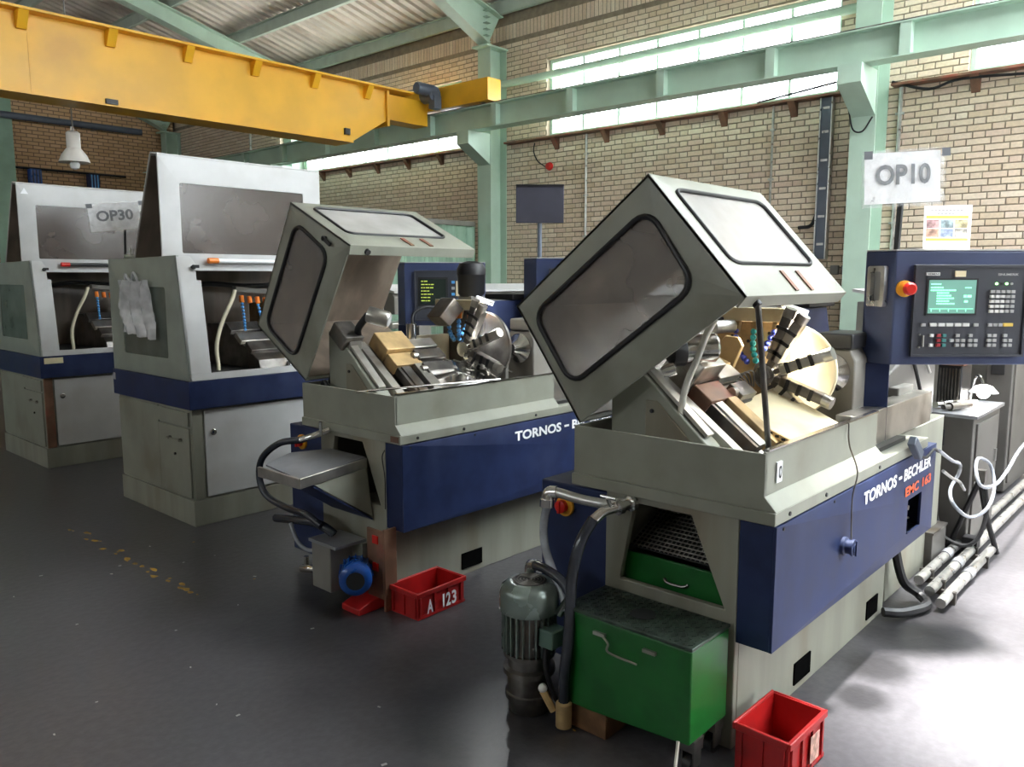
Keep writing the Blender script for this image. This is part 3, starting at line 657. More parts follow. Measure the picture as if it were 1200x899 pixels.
    if first:
        MB().cyl(top, (.20, .12, .98), .0105, n=10).build('hood_strut', DSTEEL, t)
        MB().tube([(.14, .32, 1.50), (.13, .345, 1.45), (.13, .38, 1.36), (.13, .43, 1.23), (.13, .45, 1.05), (.13, .45, .91)], .0125, 10).build('drip_tube', mat('milky_tube', (.62, .60, .54), .2), t)
    else:
        MB().tube([(.15, .80, 1.06), (.14, .74, 1.2), (.15, .72, 1.3)], .008).build('cable', BLACK, t)
        MB().tube([(.08, .62, .92), (.07, .72, 1.08), (.10, .80, 1.02), (.12, .76, .93)], .012).build('cable', BLACK, t)
    # ---------------- the works inside
    bed = MB().prism([(.74, .905), (.74, 1.36), (.66, 1.345), (.31, 1.04), (.27, .905)], 0, .11, .19).build('bed_wedge', GREY, t, bevel=.006)
    MB().obox(V((.15, .49, 1.215)), XA, (0, -.755, -.656), (0, -.656, .755), .045, .42, .014).build('bed_way', STEEL, bed)
    MB().prism([(.58, .97), (.58, 1.19), (.53, 1.19), (.38, 1.05), (.36, .97)], 0, .104, .110).build('bed_plate', GREYD, bed, bevel=.003)
    for yy, zz in ((.55, 1.15), (.56, 1.0), (.42, 1.0)): MB().cyl((.104, yy, zz), (.098, yy, zz), .008, n=8).build('bolt', BLACK, bed)
    low = MB().prism([(.74, .905), (.74, 1.27), (.66, 1.255), (.24, .94), (.22, .905)], 0, .192, .66).build('slant_bed', DSTEEL, t, bevel=.004)
    for x in (.25, .61): MB().obox(V((x, .45, 1.125)), XA, SD, SN, .05, .50, .05).build('slide_way', STEEL, low)
    P0 = V((0, .575, 1.265))
    sl = MB().obox(P0 + V((.42, 0, 0)), XA, SD, SN, .20, .15, .09).build('head_slide', STEEL if first else BRASS, t, bevel=.005)
    MB().obox(P0 + V((.42, 0, 0)) + SD*.13 - SN*.015, XA, SD, SN, .19, .10, .07).build('head_step', RUST if first else BRASS, sl, bevel=.004)
    MB().obox(P0 + V((.39, 0, 0)) + SD*.30 - SN*.02, XA, SD, SN, .06, .24, .06).build('ram', STEEL if first else DSTEEL, sl, bevel=.003)
    MB().obox(P0 + V((.48, 0, 0)) + SD*.31 - SN*.01, XA, SD, SN, .07, .26, .07).build('ram', BRASS if first else STEEL, sl, bevel=.003)
    MB().obox(P0 + V((.345, 0, 0)) + SD*.29 - SN*.02, XA, SD, SN, .018, .26, .05).build('ram_edge', DSTEEL, sl)
    for k, (sv, xl) in enumerate(((.03, .20), (.12, .20), (.23, .22)) if not first else ((.05, .18), (.16, .13))):
        c = P0 + V((.60, 0, 0)) + SD*sv + SN*.02
        b = MB().obox(c, XA, SD, SN, xl, .075, .035).build('tool_block', STEEL if k == 0 else DSTEEL, t, bevel=.004)
        MB().obox(c - SN*.035, XA, SD, SN, xl*.9, .085, .04).build('tool_clamp', BLACK if k else DSTEEL, b, bevel=.004)
        MB().cyl(c - V((xl/2 + .025, 0, 0)), c - V((xl/2 - .01, 0, 0)), .022, n=10).build('clamp_screw', STEEL, b)
    for k in range(3): MB().cyl(P0 + V((.33 + k*.06, 0, 0)) + SD*.44, P0 + V((.33 + k*.06, 0, 0)) + SD*.47, .014, n=8).build('ram_screw', STEEL, sl)
    if first:
        mo = MB().lathe((.27, .53, 1.372), [(.055, 0), (.058, .01), (.058, .13), (.05, .14)], axis=(.75, -.66, .06)).build('spindle_motor', CHROME, t)
        MB().lathe((.225, .57, 1.366), [(.03, 0), (.06, .02), (.062, .065), (.06, .07)], axis=(.75, -.66, .06)).build('motor_cap', BLACK, mo)
        MB().lathe((.19, .56, 1.29), [(.02, 0), (.026, .02), (.026, .05), (.012, .055)], axis=(.4, -.8, .3)).build('chrome_fitting', CHROME, mo)
        MB().obox(V((.40, .50, 1.30)), XA, SD, SN, .18, .08, .07).build('motor_saddle', STEEL, mo, bevel=.005)
        MB().prism([(.615, 1.36), (.58, 1.40), (.52, 1.395), (.50, 1.36), (.545, 1.25), (.60, 1.22), (.625, 1.28)], 0, .72, .745).build('fan_plate', BRASS, t, bevel=.004)
        MB().obox(V((.62, .60, 1.28)), (1, -.3, .2), (0, 1, .4), (0, -.4, 1), .14, .10, .03).build('guide_plate', BRASS, t, bevel=.004)
        for k in range(7): MB().tube([(.62 + .02*k, .60 - .01*k, 1.20), (.66 + .02*k, .54 - .01*k, 1.215 + .006*k), (.72 + .018*k, .49, 1.20 - .004*k)], .004, 5).build('swarf_strand', DSTEEL, t)
    else:
        lp = MB().lathe((.20, .50, 1.455), [(.042, 0), (.045, .01), (.045, .11), (.038, .12)], axis=(.55, -.75, -.28)).build('work_lamp', STEEL, t)
        MB().lathe((.20, .50, 1.455), [(.034, .1205), (.034, .122)], axis=(.55, -.75, -.28)).build('lamp_lens', mat('lens', (.7, .7, .7), .1), lp)
        MB().tube([(.20, .50, 1.45), (.18, .56, 1.38), (.19, .58, 1.33), (.18, .60, 1.27)], .02, 10).build('gooseneck', BLACK, lp)
        MB().obox(V((.15, .63, 1.335)), XA, SD, SN, .12, .14, .09).build('valve_block', DSTEEL, t, bevel=.005)
        MB().box(.12, .2, .56, .62, 1.26, 1.31).build('junction_box', PALEG, t, bevel=.004)
    # chute below the tools
    P1, P2, P3, P4 = V((.49, .44, 1.13)), V((.49, .08, .995)), V((.86, .075, 1.03)), V((.92, .43, 1.17))
    if first:
        ch = MB().sheet([P1, P2, P3, P4], (0, 0, -.008)).build('chip_chute', CREAM, t)
        MB().sheet([P1 + V((-.012, 0, .004)), P2 + V((-.012, 0, .004)), P2 + V((0, 0, .004)), P1 + V((0, 0, .004))], (0, 0, -.022)).build('chute_edge', BRASS, ch)
        for k in range(14):
            c = P1.lerp(P2, (k+.5)/14); MB().box(c.x-.0135, c.x-.0115, c.y-.008, c.y+.008, c.z-.012, c.z-.002).build('edge_hole', DARK, ch)
    else:
        ch = MB().sheet([P1, P2, P3, P4], (0, 0, -.008)).build('chip_chute', CHROME, t)
        for k in range(26):
            c = V((random.uniform(.6, .95), random.uniform(.1, .42), 0)); c.z = 1.06 + .32*(c.y-.1) + .06*(c.x-.6) + .02
            a = random.uniform(0, PI); MB().obox(c, (math.cos(a), math.sin(a), .3), (-math.sin(a), math.cos(a), .2), (0, 0, 1), random.uniform(.02, .07), .012, .008).build('foil_swarf', CHROME, ch)
    # gang of radial tools around the guide bush
    C = V((.88, .46, 1.225))
    bush = MB().lathe(C + V((-.02, 0, 0)), [(.045, 0), (.05, .01), (.05, .06), (.08, .062), (.08, .12)], axis=(1, 0, 0)).build('guide_bush', CHROME, t)
    plate = MB().prism([(.40, 1.08), (.40, 1.40), (.44, 1.45), (.72, 1.45), (.76, 1.38), (.76, 1.08)], 0, .985, 1.02).build('tool_plate', BRASS if first else DSTEEL, t, bevel=.004)
    for yy, zz in ((.60, 1.36), (.56, 1.28), (.66, 1.30), (.50, 1.40), (.45, 1.41), (.63, 1.20), (.68, 1.38), (.52, 1.34)):
        MB().cyl((.983, yy, zz), (.986, yy, zz), .008, n=8).build('bolt_hole', BLACK, plate)
    MB().lathe((.99, .40, 1.24), [(.20, 0), (.205, .004), (.205, .02), (.20, .024)], 40, axis=(1, 0, 0)).build('index_disc', CREAM if first else DSTEEL, t)
    for k, (dy, dz) in enumerate(((-.48, .80), (-.30, .86), (-.92, .36), (-.90, -.30), (-.72, -.62))):
        D = V((0, dy, dz)).normalized(); Wd = XA.cross(D)
        s_ = MB().obox(C + D*.17 + V((.01, 0, 0)), XA, D, Wd, .055, .20, .045).build('tool_slide', STEEL if k % 2 == 0 else DSTEEL, t, bevel=.005)
        MB().obox(C + D*.075, XA, D, Wd, .03, .09, .022).build('tool_bit', DSTEEL, s_, bevel=.003)
        MB().cyl(C + D*.27, C + D*.31, .028, n=12).build('slide_screw', STEEL, s_)
        for kk in range(3): MB().obox(C + D*(.11 + kk*.055) - V((.02, 0, 0)), XA, D, Wd, .012, .014, .05).build('gib', BLACK, s_)
    bar = MB().box(.92, .985, .40, .76, 1.455, 1.515).build('coolant_manifold', CREAM, t, bevel=.004)
    cols_ = (HBLUE, CYAN, HBLUE) if first else (HSKY, HSKY, HSKY)
    for (pts, cm_) in zip(([(.92, .63, 1.41), (.90, .61, 1.33), (.88, .545, 1.27)], [(.92, .545, 1.41), (.91, .54, 1.34), (.89, .515, 1.275)], [(.92, .45, 1.41), (.91, .475, 1.36), (.89, .50, 1.30)]), cols_):
        bead_hose(pts, .0145, cm_, t, OCAP if not first else None)
        MB().cyl((.94, pts[0][1], 1.455), (.925, pts[0][1], 1.405), .016, n=8).build('hose_nipple', BRASS, bar)
    if first: MB().lathe((.80, .68, 1.43), [(.028, 0), (.03, .01), (.03, .12), (.02, .125)], 14, axis=(1, -.3, 0)).build('sensor', ZINC, t)
    MB().tube([(.7, .7, 1.3), (.72, .74, 1.42), (.8, .72, 1.47), (.92, .7, 1.46)], .01).build('cable', BLACK, t)
    # counter head, cover and guards behind
    hd = MB().prism([(.19, .905), (.19, 1.28), (.22, 1.33), (.38, 1.33), (.40, 1.28), (.40, .905)], 0, 1.20, 1.50).build('counter_head', PALEG, t, bevel=.008)
    MB().box(1.18, 1.46, .20, .37, 1.33, 1.40).build('head_cover', BLACK if first else PALEG, hd, bevel=.01)
    MB().lathe((1.22, .30, 1.22), [(.09, 0), (.09, .03), (.05, .06), (.03, .10)], axis=(-1, 0, 0)).build('head_spindle', CHROME, hd)
    MB().box(1.02, 2.1, .10, .20, .90, 1.06).build('slide_rail', STEEL, t, bevel=.004)
    MB().box(1.02, 2.1, .26, .40, .90, .98).build('slide_rail', PALEG, t, bevel=.004)
    MB().prism([(1.08, 1.16), (1.08, 1.505), (1.54, 1.505), (1.68, 1.16)], 1, .46, .58).build('guard_cover', BLUE, t, bevel=.003)
    MB().box(1.30, 1.62, .45, .70, 1.508, 1.545).build('guard_lid', BLACK, t, bevel=.006)
    lam = MB().obox(V((.98, .385, 1.515)), (.6, -.8, -.35), (.8, .6, 0), (0.2, -.28, .9), .11, .055, .02).build('strip_lamp', WHITE, t, bevel=.003)
    MB().obox(V((.976, .383, 1.503)), (.6, -.8, -.35), (.8, .6, 0), (0.2, -.28, .9), .10, .045, .004).build('lamp_tube', LIT, lam)
    MB().tube([(1.0, .42, 1.46), (1.0, .42, 1.5), (.98, .40, 1.525)], .008).build('lamp_stem', CHROME, lam)
    lt = bpy.data.lights.new('work_lamp_light', 'SPOT'); lt.energy = 55 if first else 22; lt.spot_size = math.radians(110); lt.spot_blend = .6; lt.shadow_soft_size = .03; lt.color = (1, .94, .82) if first else (.95, .98, 1)
    lo = bpy.data.objects.new('work_lamp_light', lt); COL.objects.link(lo); lo.parent = t; lo.location = (.94, .36, 1.485)
    lo.rotation_euler = V((-.35, -.02, -.5)).to_track_quat('-Z', 'Y').to_euler()
    # tail body that carries the rear of the slides
    tb = MB().box(1.72, 2.62, .16, .78, 0, .86).build('tail_base', GREYD, t, bevel=.006)
    MB().prism([(1.75, .86), (1.75, 1.16), (2.05, 1.24), (2.60, 1.24), (2.60, .86)], 1, .22, .74).build('tail_body', CABD, t, bevel=.01)
    for k in range(4): MB().cyl((1.72, .30 + k*.10, 1.02 + .03*(k % 2)), (1.60 - .05*k, .28 + k*.10, 1.02 + .03*(k % 2)), .022, n=12).build('rear_coupling', CHROME if k % 2 else STEEL, t)
    MB().box(1.78, 2.02, .17, .22, .92, 1.10).build('tail_cover', PALEG, t, bevel=.006)
    MB().tube([(1.95, .30, 1.20), (2.0, .24, 1.28), (2.1, .22, 1.26), (2.2, .20, 1.10), (2.25, .18, .95)], .010).build('cable', BLACK, t)
    MB().tube([(2.1, .34, 1.24), (2.15, .28, 1.34), (2.3, .24, 1.30), (2.42, .20, 1.12)], .008).build('cable', ZINC, t)
    if not first:
        bm_ = MB().lathe((1.12, .64, 0), [(.07, 1.53), (.085, 1.55), (.088, 1.66), (.092, 1.665), (.092, 1.70), (.075, 1.735), (.03, 1.75)], 18).build('servo_motor', BLACK, t)
        MB().box(1.06, 1.18, .58, .70, 1.40, 1.535).build('motor_foot', PALEG, bm_, bevel=.004)
        MB().prism([(.72, 1.42), (.80, 1.36), (.92, 1.46), (.84, 1.53)], 1, .50, .62).build('tool_changer', DSTEEL, t, bevel=.006)
        MB().cyl((.62, .64, 1.0), (.62, .64, 1.38), .03, n=12).build('steel_post', CHROME, t)
        MB().box(.58, .98, .70, .745, .95, 1.30).build('back_guard', CREAM, t)
    return t, H
M1 = (2.47, 1.07, 0); M2 = (2.48, 2.97, 0)
L1, H1 = slide_lathe(M1, 'grey and blue lathe with hood half open beside the green tank', math.radians(36.5), True)
L2, H2 = slide_lathe(M2, 'grey and blue lathe with hood wide open and shelf chute on its end', math.radians(59), False)

# ------------------------------------------------------------------ control consoles
def console(loc, label, full, yaw=0.0, foot=.886):
    """front left bottom corner at loc (z of the console's underside 1.26), face looking back along -fw"""
    fwv = V((math.cos(TH + yaw), math.sin(TH + yaw), 0)); rtv = V((fwv.y, -fwv.x, 0)); up = V((0, 0, 1))
    B = V(loc)
    t = thing('control_console', label, 'console', (B.x, B.y, 0), 'lathe control consoles')
    def Q(r, d, z): return B + rtv*r + fwv*d + up*z
    z0, z1 = 1.262, 1.765; w = .70
    plan = [(0.055, 0), (w, 0), (w, .24), (.03, .24), (-.02, .13)]
    MB().sheet([Q(r, d, z0) for r, d in plan], up*(z1-z0)).build('case', BLUEC, t, bevel=.006)
    MB().sheet([Q(r, d, z1 + .001) for r, d in plan], up*.006).build('top_sheet', WHITEP, t)
    MB().sheet([Q(-.015, .09, foot), Q(.085, .06, foot), Q(.085, .20, foot), Q(-.015, .20, foot)], up*(z0 - foot)).build('column', BLUE, t, bevel=.004)
    fx, fz = .135, 1.30                                    # bezel
    bw, bh = .50, .405
    bz = MB().sheet([Q(fx, -.012, fz), Q(fx+bw, -.012, fz), Q(fx+bw, -.012, fz+bh), Q(fx, -.012, fz+bh)], fwv*.016).build('panel', BEZEL, t, bevel=.004)
    def rect(name, x, z, sx, sz, m, out=.006, par=bz, bev=0):
        return MB().sheet([Q(fx+x, -.012-out, fz+z), Q(fx+x+sx, -.012-out, fz+z), Q(fx+x+sx, -.012-out, fz+z+sz), Q(fx+x, -.012-out, fz+z+sz)], fwv*(out+.002)).build(name, m, par, bevel=bev)
    # the frame of the panel stands a little proud
    for a in ((0, .392, .50, .012), (0, 0, .50, .010), (0, .010, .010, .382), (.49, .010, .010, .382)): rect('panel_edge', *a, BEZEL, .008)
    def T(s, x, z, h, m, wd=None, out=.009): return text(s, m, bz, Q(fx+x, -.012-out, fz+z), rtv, up, h, wd, bold=.02, th=.001)
    if full:
        rect('screen_frame', .055, .185, .225, .160, BLACK, .004)
        sc = rect('screen', .064, .192, .207, .146, SCREENG, .005, bev=.0)
        Rk = random.Random(5)
        def dashes(x, z, wd, h, m, par=bz, out=.008):
            q = x
            while q < x + wd:
                k = Rk.choice((.5, .8, 1.2))*h; rect('screen_mark', q, z, k, h*.75, m, out); q += k + h*.35
        dashes(.072, .318, .045, .0065, SCREENT)
        for k, (xx, ww) in enumerate(((.072, .05), (.072, .10), (.10, .05), (.10, .06), (.10, .07), (.10, .05), (.10, .08))): dashes(xx, .302 - k*.0118, ww, .0085, SCREENT)
        dashes(.222, .302, .024, .006, SCREENT); dashes(.218, .262, .03, .014, SCREENT); dashes(.222, .240, .014, .012, SCREENT)
        rect('screen_rule', .072, .2115, .19, .0015, SCREENT, .008)
        for k in range(5): rect('screen_tick', .078 + k*.038, .200, .0015, .011, SCREENT, .008)
        lb = rect('brand_plate', .048, .357, .058, .014, KEYW, .009); T('SIEMENS', .051, .3595, .009, BLACK, .052, .0115)
        rect('sticker', .175, .352, .045, .026, CREAM, .009)
        T('SINUMERIK', .36, .357, .010, KEYG, .09)
        for k, m in enumerate((LED, BLACK, LED, KEYG)): MB().cyl(Q(fx+.36+k*.022, -.019, fz+.322), Q(fx+.36+k*.022, -.013, fz+.322), .0055, n=8).build('indicator', m, bz)
        keys = []
        for r in range(5):
            for c in range(5): keys.append((.335+c*.0225, .195+r*.0215, .016, .013, KEYW if c < 3 and r < 4 else KEYG))
        keys += [(.04, .135, .017, .013, KEYG)] + [(.078+k*.036, .135, .028, .014, KEYW) for k in range(5)] + [(.272, .135, .018, .013, KEYG)]
        keys += [(.335+k*.0225, .135, .016, .013, KEYG) for k in range(3)] + [(.402, .135, .04, .014, KEYY)]
        for r in range(3):
            z = .045 + r*.0215
            keys += [(.112, z, .016, .013, KEYR), (.136, z, .016, .013, KEYT)]
            keys += [(c, z, .016, .013, KEYG) for c in (.335, .358)]
        keys += [(.08, .045, .016, .013, KEYW), (.08, .088, .016, .013, KEYW), (.17, .066, .016, .013, KEYG)]
        keys += [(x, z, .016, .013, KEYG) for x, z in ((.195, .088), (.195, .066), (.195, .045), (.22, .066), (.22, .045), (.252, .088), (.252, .066), (.275, .066), (.252, .045), (.275, .045), (.405, .088), (.405, .066), (.405, .045), (.428, .066), (.428, .045))]
        kb = {}
        for (x, z, sx, sz, m) in keys: rect('key', x, z, sx, sz, m, .011)
        MB().cyl(Q(fx+.05, -.02, fz+.045), Q(fx+.05, -.02, fz+.095), .005, n=8).cyl(Q(fx+.036, -.02, fz+.042), Q(fx+.036, -.012, fz+.042), .004, n=6).cyl(Q(fx+.036, -.02, fz+.098), Q(fx+.036, -.012, fz+.098), .004, n=6).build('slide_switch', ZINC, bz)
        es = MB().lathe(Q(.095, -.002, 1.60), [(.036, 0), (.036, .012), (.028, .014)], axis=-fwv).build('stop_ring', mat('switch_yellow', (.75, .35, .02), .4), t)
        MB().lathe(Q(.10, -.012, 1.60), [(.016, 0), (.018, .025), (.028, .028), (.028, .042), (.02, .05)], axis=-fwv).build('emergency_stop', REDB, es)
        # bracket box on the chamfer
        a, b = V(Q(.055, 0, 0)), V(Q(-.02, .13, 0)); dr = (b - a).normalized(); nn_ = V((dr.y, -dr.x, 0)); nn_ = nn_ if nn_.dot(fwv) < 0 else -nn_
        c0 = a.lerp(b, .22) - V((0, 0, 0)); rr_ = rrect(.0, .085, 1.52, 1.70, .01, 2); ri = rrect(.018, .068, 1.545, 1.675, .008, 2)
        f3 = lambda p, d: V((c0.x, c0.y, 0)) + dr*p[0] + V((0, 0, p[1])) + nn_*d
        hb = MB().ring([f3(p, .03) for p in rr_], [f3(p, .03) for p in ri], -nn_*.028).build('handle_frame', ZINC, t)
        MB().sheet([f3(p, .004) for p in ri], -nn_*.003).build('handle_recess', SHELF, hb)
    else:
        rect('screen_frame', .03, .12, .24, .23, BLACK, .004); rect('screen', .045, .135, .21, .20, SCREEND, .007)
        Rk = random.Random(9)
        for k in range(7):
            q = .055
            while q < .14 + Rk.uniform(-.04, .06): ln = Rk.uniform(.01, .03); rect('screen_mark', q, .315 - k*.026, ln, .007, SCREENY, .0085); q += ln + .006
        rect('sheet_note', .335, .20, .06, .12, CREAM, .008)
        for r in range(6):
            for c in range(4):
                if c in (1, 2) and r > 2: continue
                rect('key', .30 + c*.045, .06 + r*.048, .026, .022, HSKY if (r + c) % 2 else KEYG, .010)
    return t, Q, rtv, fwv
K1, Q1, rtv, fwv = console((3.745, 1.19, 0), 'blue control console with lit green screen and OP10 sign above', True)
K2, Q2, _, _ = console((3.78, 3.30, 0), 'blue control console with dark blank sign above it', False)
K3, Q3, _, _ = console((4.22, 5.07, 0), 'blue control console with dark screen behind the wide open hood', False, foot=0.0)

# signs on sticks, sheet on the console
def sleeve_sign(c, xd, up, w, h, s, label, stick0, su=0.0):
    """paper in a crumpled clear plastic sleeve on a stick"""
    xd = V(xd).normalized(); up = V(up).normalized(); n = xd.cross(up); c = V(c)
    t = thing('sleeve_sign', label, 'sign', stick0)
    R = random.Random(3 + len(s))
    def P(u, v, d): return c + xd*u + up*v + n*d
    nx, ny = 14, 10; vs = []; fs = []
    for layer, d0 in ((0, .006), (1, -.006)):
        for j in range(ny+1):
            for i in range(nx+1):
                u = (i/nx - .5)*w; v = (j/ny - .5)*h; edge = min(i, nx-i, j, ny-j) == 0
                vs.append(P(u + (R.uniform(-.006, .006) if edge else 0), v + (R.uniform(-.006, .006) if edge else 0), d0 + R.uniform(0, .006)*(1 if layer == 0 else -1)))
    m = (nx+1)*(ny+1)
    for j in range(ny):
        for i in range(nx):
            a = j*(nx+1)+i; fs += [(a, a+1, a+nx+2, a+nx+1), (m+a, m+a+nx+1, m+a+nx+2, m+a+1)]
    MB().add(vs, fs).build('plastic_sleeve', PLASTIC, t, smooth=False)
    pp = MB().sheet([P(-w*.47, -h*.44, -.002), P(w*.44, -h*.44, -.002), P(w*.44, h*.45, -.002), P(-w*.47, h*.45, -.002)], n*.003).build('paper', PAPER, t)
    for u in (-w*.49, w*.44): MB().sheet([P(u, h*.34, .013), P(u+w*.1, h*.34, .013), P(u+w*.1, h*.48, .013), P(u, h*.48, .013)], n*.001).build('tape', INK, t)
    text(s, INK, pp, P(-w*.34, -h*.12, .0025), xd, up, h*.36, w*.66, bold=.03, th=.002)
    st = V(stick0); MB().cyl(st, V(P(su, -h*.2, -.016)), .014 if su == 0 else .009, n=10).build('stick', BLACK, t)
    return t
tq = 0.05
sleeve_sign(Q1(.112, .10, 2.09), rtv + V((0, 0, tq)), V((0, 0, 1)) - rtv*tq, .37, .25, 'OP10', 'white OP10 sign in crumpled plastic on the lit console', Q1(.11, .12, 1.773))
sleeve_sign((2.42, 6.0, 2.075), (1, -.15, .12), (-.1, 0, 1), .37, .21, 'OP30', 'white OP30 sign in plastic sleeve above the grey cabinet', (2.478, 6.02, 1.782), .06)
# blank dark sign over the middle console
ds = thing('blank_sign', 'dark slate blank sign board on a pole over the middle console', 'sign', Q2(.08, .12, 1.773))
cS = Q2(.08, .12, 2.10)
MB().obox(cS, rtv, fwv, (0, 0, 1), .30, .012, .225).build('board', mat('slate_board', (.045, .045, .065), .5, dirt=((.12, .12, .14), .6, 4)), ds, bevel=.003)
MB().cyl(Q2(.08, .14, 1.773), Q2(.08, .14, 2.15), .015, n=10).build('pole', TRAYB, ds)
MB().obox(cS + V((0, 0, .118)), rtv, fwv, (0, 0, 1), .30, .02, .012).build('board_edge', BLACK, ds)
# notice sheet standing on the OP10 console
ns = thing('notice_sheet', 'paper notice with yellow bands and small pictures on the console', 'notice', Q1(.37, .19, 1.772))
def NP(u, v, d=0): return Q1(.27 + u, .20 + d + v*.06, 1.772 + v)
MB().sheet([NP(0, 0), NP(.215, 0), NP(.222, .21), NP(.0, .205)], fwv*.002).build('sheet', PAPER, ns)
def band(u0, u1, v0, v1, m): MB().sheet([NP(u0, v0, -.0012), NP(u1, v0, -.0012), NP(u1, v1, -.0012), NP(u0, v1, -.0012)], fwv*.0008).build('print', m, ns)
band(.01, .205, .148, .16, KEYY); band(.01, .205, .045, .057, KEYY)
for k, c in enumerate(((.45, .27, .20), (.25, .30, .42), (.42, .40, .36), (.40, .24, .24), (.28, .36, .38), (.50, .44, .26))):
    band(.012 + (k % 3)*.066, .07 + (k % 3)*.066, .062 + (k // 3)*.042, .100 + (k // 3)*.042, mat('print_%d' % k, c, .6, var=.6, scale=40))
for k in range(9): band(.03 + k*.017, .042 + k*.017, .180, .188, KEYG)
for k in range(5): band(.06 + k*.017, .072 + k*.017, .167, .174, KEYG)
bk = MB().lathe(Q1(.19, .12, 1.773), [(.035, 0), (.04, .004), (.03, .008)], 14)
solo(bk, 'bearing_ring', DSTEEL, 'small dark ring lying on top of the lit console', 'ring', Q1(.19, .12, 1.773))

# ------------------------------------------------------------------ enclosed lathes with lift-up fronts
def cabinet_lathe(loc, label, near):
    t = thing('enclosed_lathe', label, 'lathe', loc, 'enclosed lathes with raised fronts', local=True)
    pl_ = MB().box(0, 1.62, .035, 1.18, 0, .175).build('plinth', GREYD, t, bevel=.004)
    body = MB().box(.012, 1.58, .05, 1.165, .175, .79).build('cabinet', GREY, t, bevel=.004)
    MB().box(.10, 1.54, .036, .05, .19, .775).build('door', WHITEP, body, bevel=.003)
    MB().box(.015, .085, .036, .05, .178, .785).build('door_post', GREYD if near else RUST, body, bevel=.003)
    MB().lathe((.155, .036, .625), [(.022, 0), (.022, .012), (.014, .016)], 14, axis=(0, -1, 0)).build('door_knob', CHROME, body)
    MB().box(.002, .012, .51, 1.15, .19, .775).build('side_panel', GREY, body, bevel=.002)
    sp_ = MB().box(-.002, .012, .06, .50, .19, .66).build('side_hatch', GREY, body, bevel=.002)
    MB().box(-.004, .012, .06, .50, .675, .77).build('side_strip', GREY, body, bevel=.002)
    for y in (.17, .32): MB().cyl((-.002, y, .575), (-.02, y, .575), .012, n=8).build('hatch_stud', DSTEEL, sp_)
    MB().cyl((-.014, .15, .572), (-.014, .36, .572), .006, n=8).build('hatch_handle', GREYD, sp_)
    MB().cyl((-.002, .26, .47), (-.012, .26, .47), .009, n=8).build('hatch_lock', BLACK, sp_)
    band_ = MB().box(-.012, 1.64, 0, 1.20, .792, .978).build('blue_band', BLUE, t, bevel=.004)
    MB().box(-.016, -.012, 1.15, 1.18, .90, .95).build('maker_tag', KEYG, band_)
    if not near: MB().box(.02, .17, -.004, 0, .915, .965).build('maker_plate', CREAM, band_)
    # enclosure: end wall with window, front frame, roof, back
    iq = rrect(.285, .985, 1.11, 1.585, .02, 2)
    oq = corners_for(iq, 0, 0, 0, 0, [(1.175, 1.775), (.105, 1.79), (.0, .98), (1.185, .98)])
    # order of rrect corners is (u1,v1),(u0,v1),(u0,v0),(u1,v0)
    en = MB().ring([(-.004, p[0], p[1]) for p in oq], [(-.004, p[0], p[1]) for p in iq], (.02, 0, 0)).build('end_wall', ENDG, t, bevel=.002)
    MB().box(.004, .010, .28, .99, 1.105, 1.59).build('end_window', mat('dark_green_acrylic', (.10, .125, .11), .2, var=.15), en)
    def FP(x, z, d=0): return V((x, .105*(z-.98)/.81 + d, z))
    fs_ = MB()
    fs_.sheet([FP(-.004, .98), FP(1.64, .98), FP(1.64, 1.025), FP(-.004, 1.025)], (0, .012, 0))
    fs_.sheet([FP(-.004, 1.025), FP(.15, 1.025), FP(.15, 1.63), FP(.12, 1.63), FP(.12, 1.74), FP(.09, 1.785), FP(-.004, 1.785)], (0, .012, 0))
    fs_.sheet([FP(1.44, 1.025), FP(1.64, 1.025), FP(1.64, 1.785), FP(1.44, 1.785)], (0, .012, 0))
    fs_ = fs_.build('front_frame', WHITEP, t, bevel=.002)
    MB().cyl(FP(.10, 1.715, 0), FP(.10, 1.715, -.03), .012, n=8).box(.09, .13, .06, .075, 1.71, 1.73).build('front_catch', BLACK, fs_)
    MB().box(0, 1.64, .60, 1.175, 1.765, 1.78).build('roof', ENDG, t)
    MB().box(.016, 1.62, 1.16, 1.175, .98, 1.765).build('back_wall', LINER, t)
    MB().box(1.62, 1.64, .12, 1.16, .98, 1.765).build('far_wall', ENDG, t)
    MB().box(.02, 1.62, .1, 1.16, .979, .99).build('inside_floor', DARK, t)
    # lift-up front
    hf = rrect(.14, 1.09, 1.81, 2.27, .01, 2)
    hood = MB().ring([(p[0], .30, p[1]) for p in corners_for(hf, 0, 1.24, 1.70, 2.44)], [(p[0], .30, p[1]) for p in hf], (0, .012, 0))
    hood.sheet([(0, .30, 2.44), (1.24, .30, 2.44), (1.24, .40, 2.455), (0, .40, 2.455)], (0, 0, .012))
    hood.sheet([(0, .40, 2.455), (1.24, .40, 2.455), (1.24, .73, 1.78), (0, .73, 1.78)], (0, .012, 0))
    hood.prism([(.312, 1.70), (.312, 2.43), (.40, 2.44), (.72, 1.79), (.60, 1.70)], 0, 1.228, 1.24)
    hood = hood.build('lift_front', WHITEP, t, bevel=.002)
    MB().sheet([(.002, .388, 2.44), (1.22, .388, 2.44), (1.22, .715, 1.785), (.002, .715, 1.785)], (0, .004, 0)).build('front_liner', LINER, hood)
    MB().box(.012, 1.22, .313, .317, 1.705, 2.43).build('inner_liner', LINER, hood) if False else None
    MB().box(.135, 1.095, .304, .309, 1.805, 2.275).build('front_window', ACRYLB, hood)
    MB().box(.0, 1.24, .27, .30, 1.695, 1.712).build('grip_lip', WHITEP, hood)
    hn = MB().cyl((.36, .265, 1.762), (.95, .265, 1.762), .016, n=10).build('grip_tube', WHITE if near else BLACK, hood)
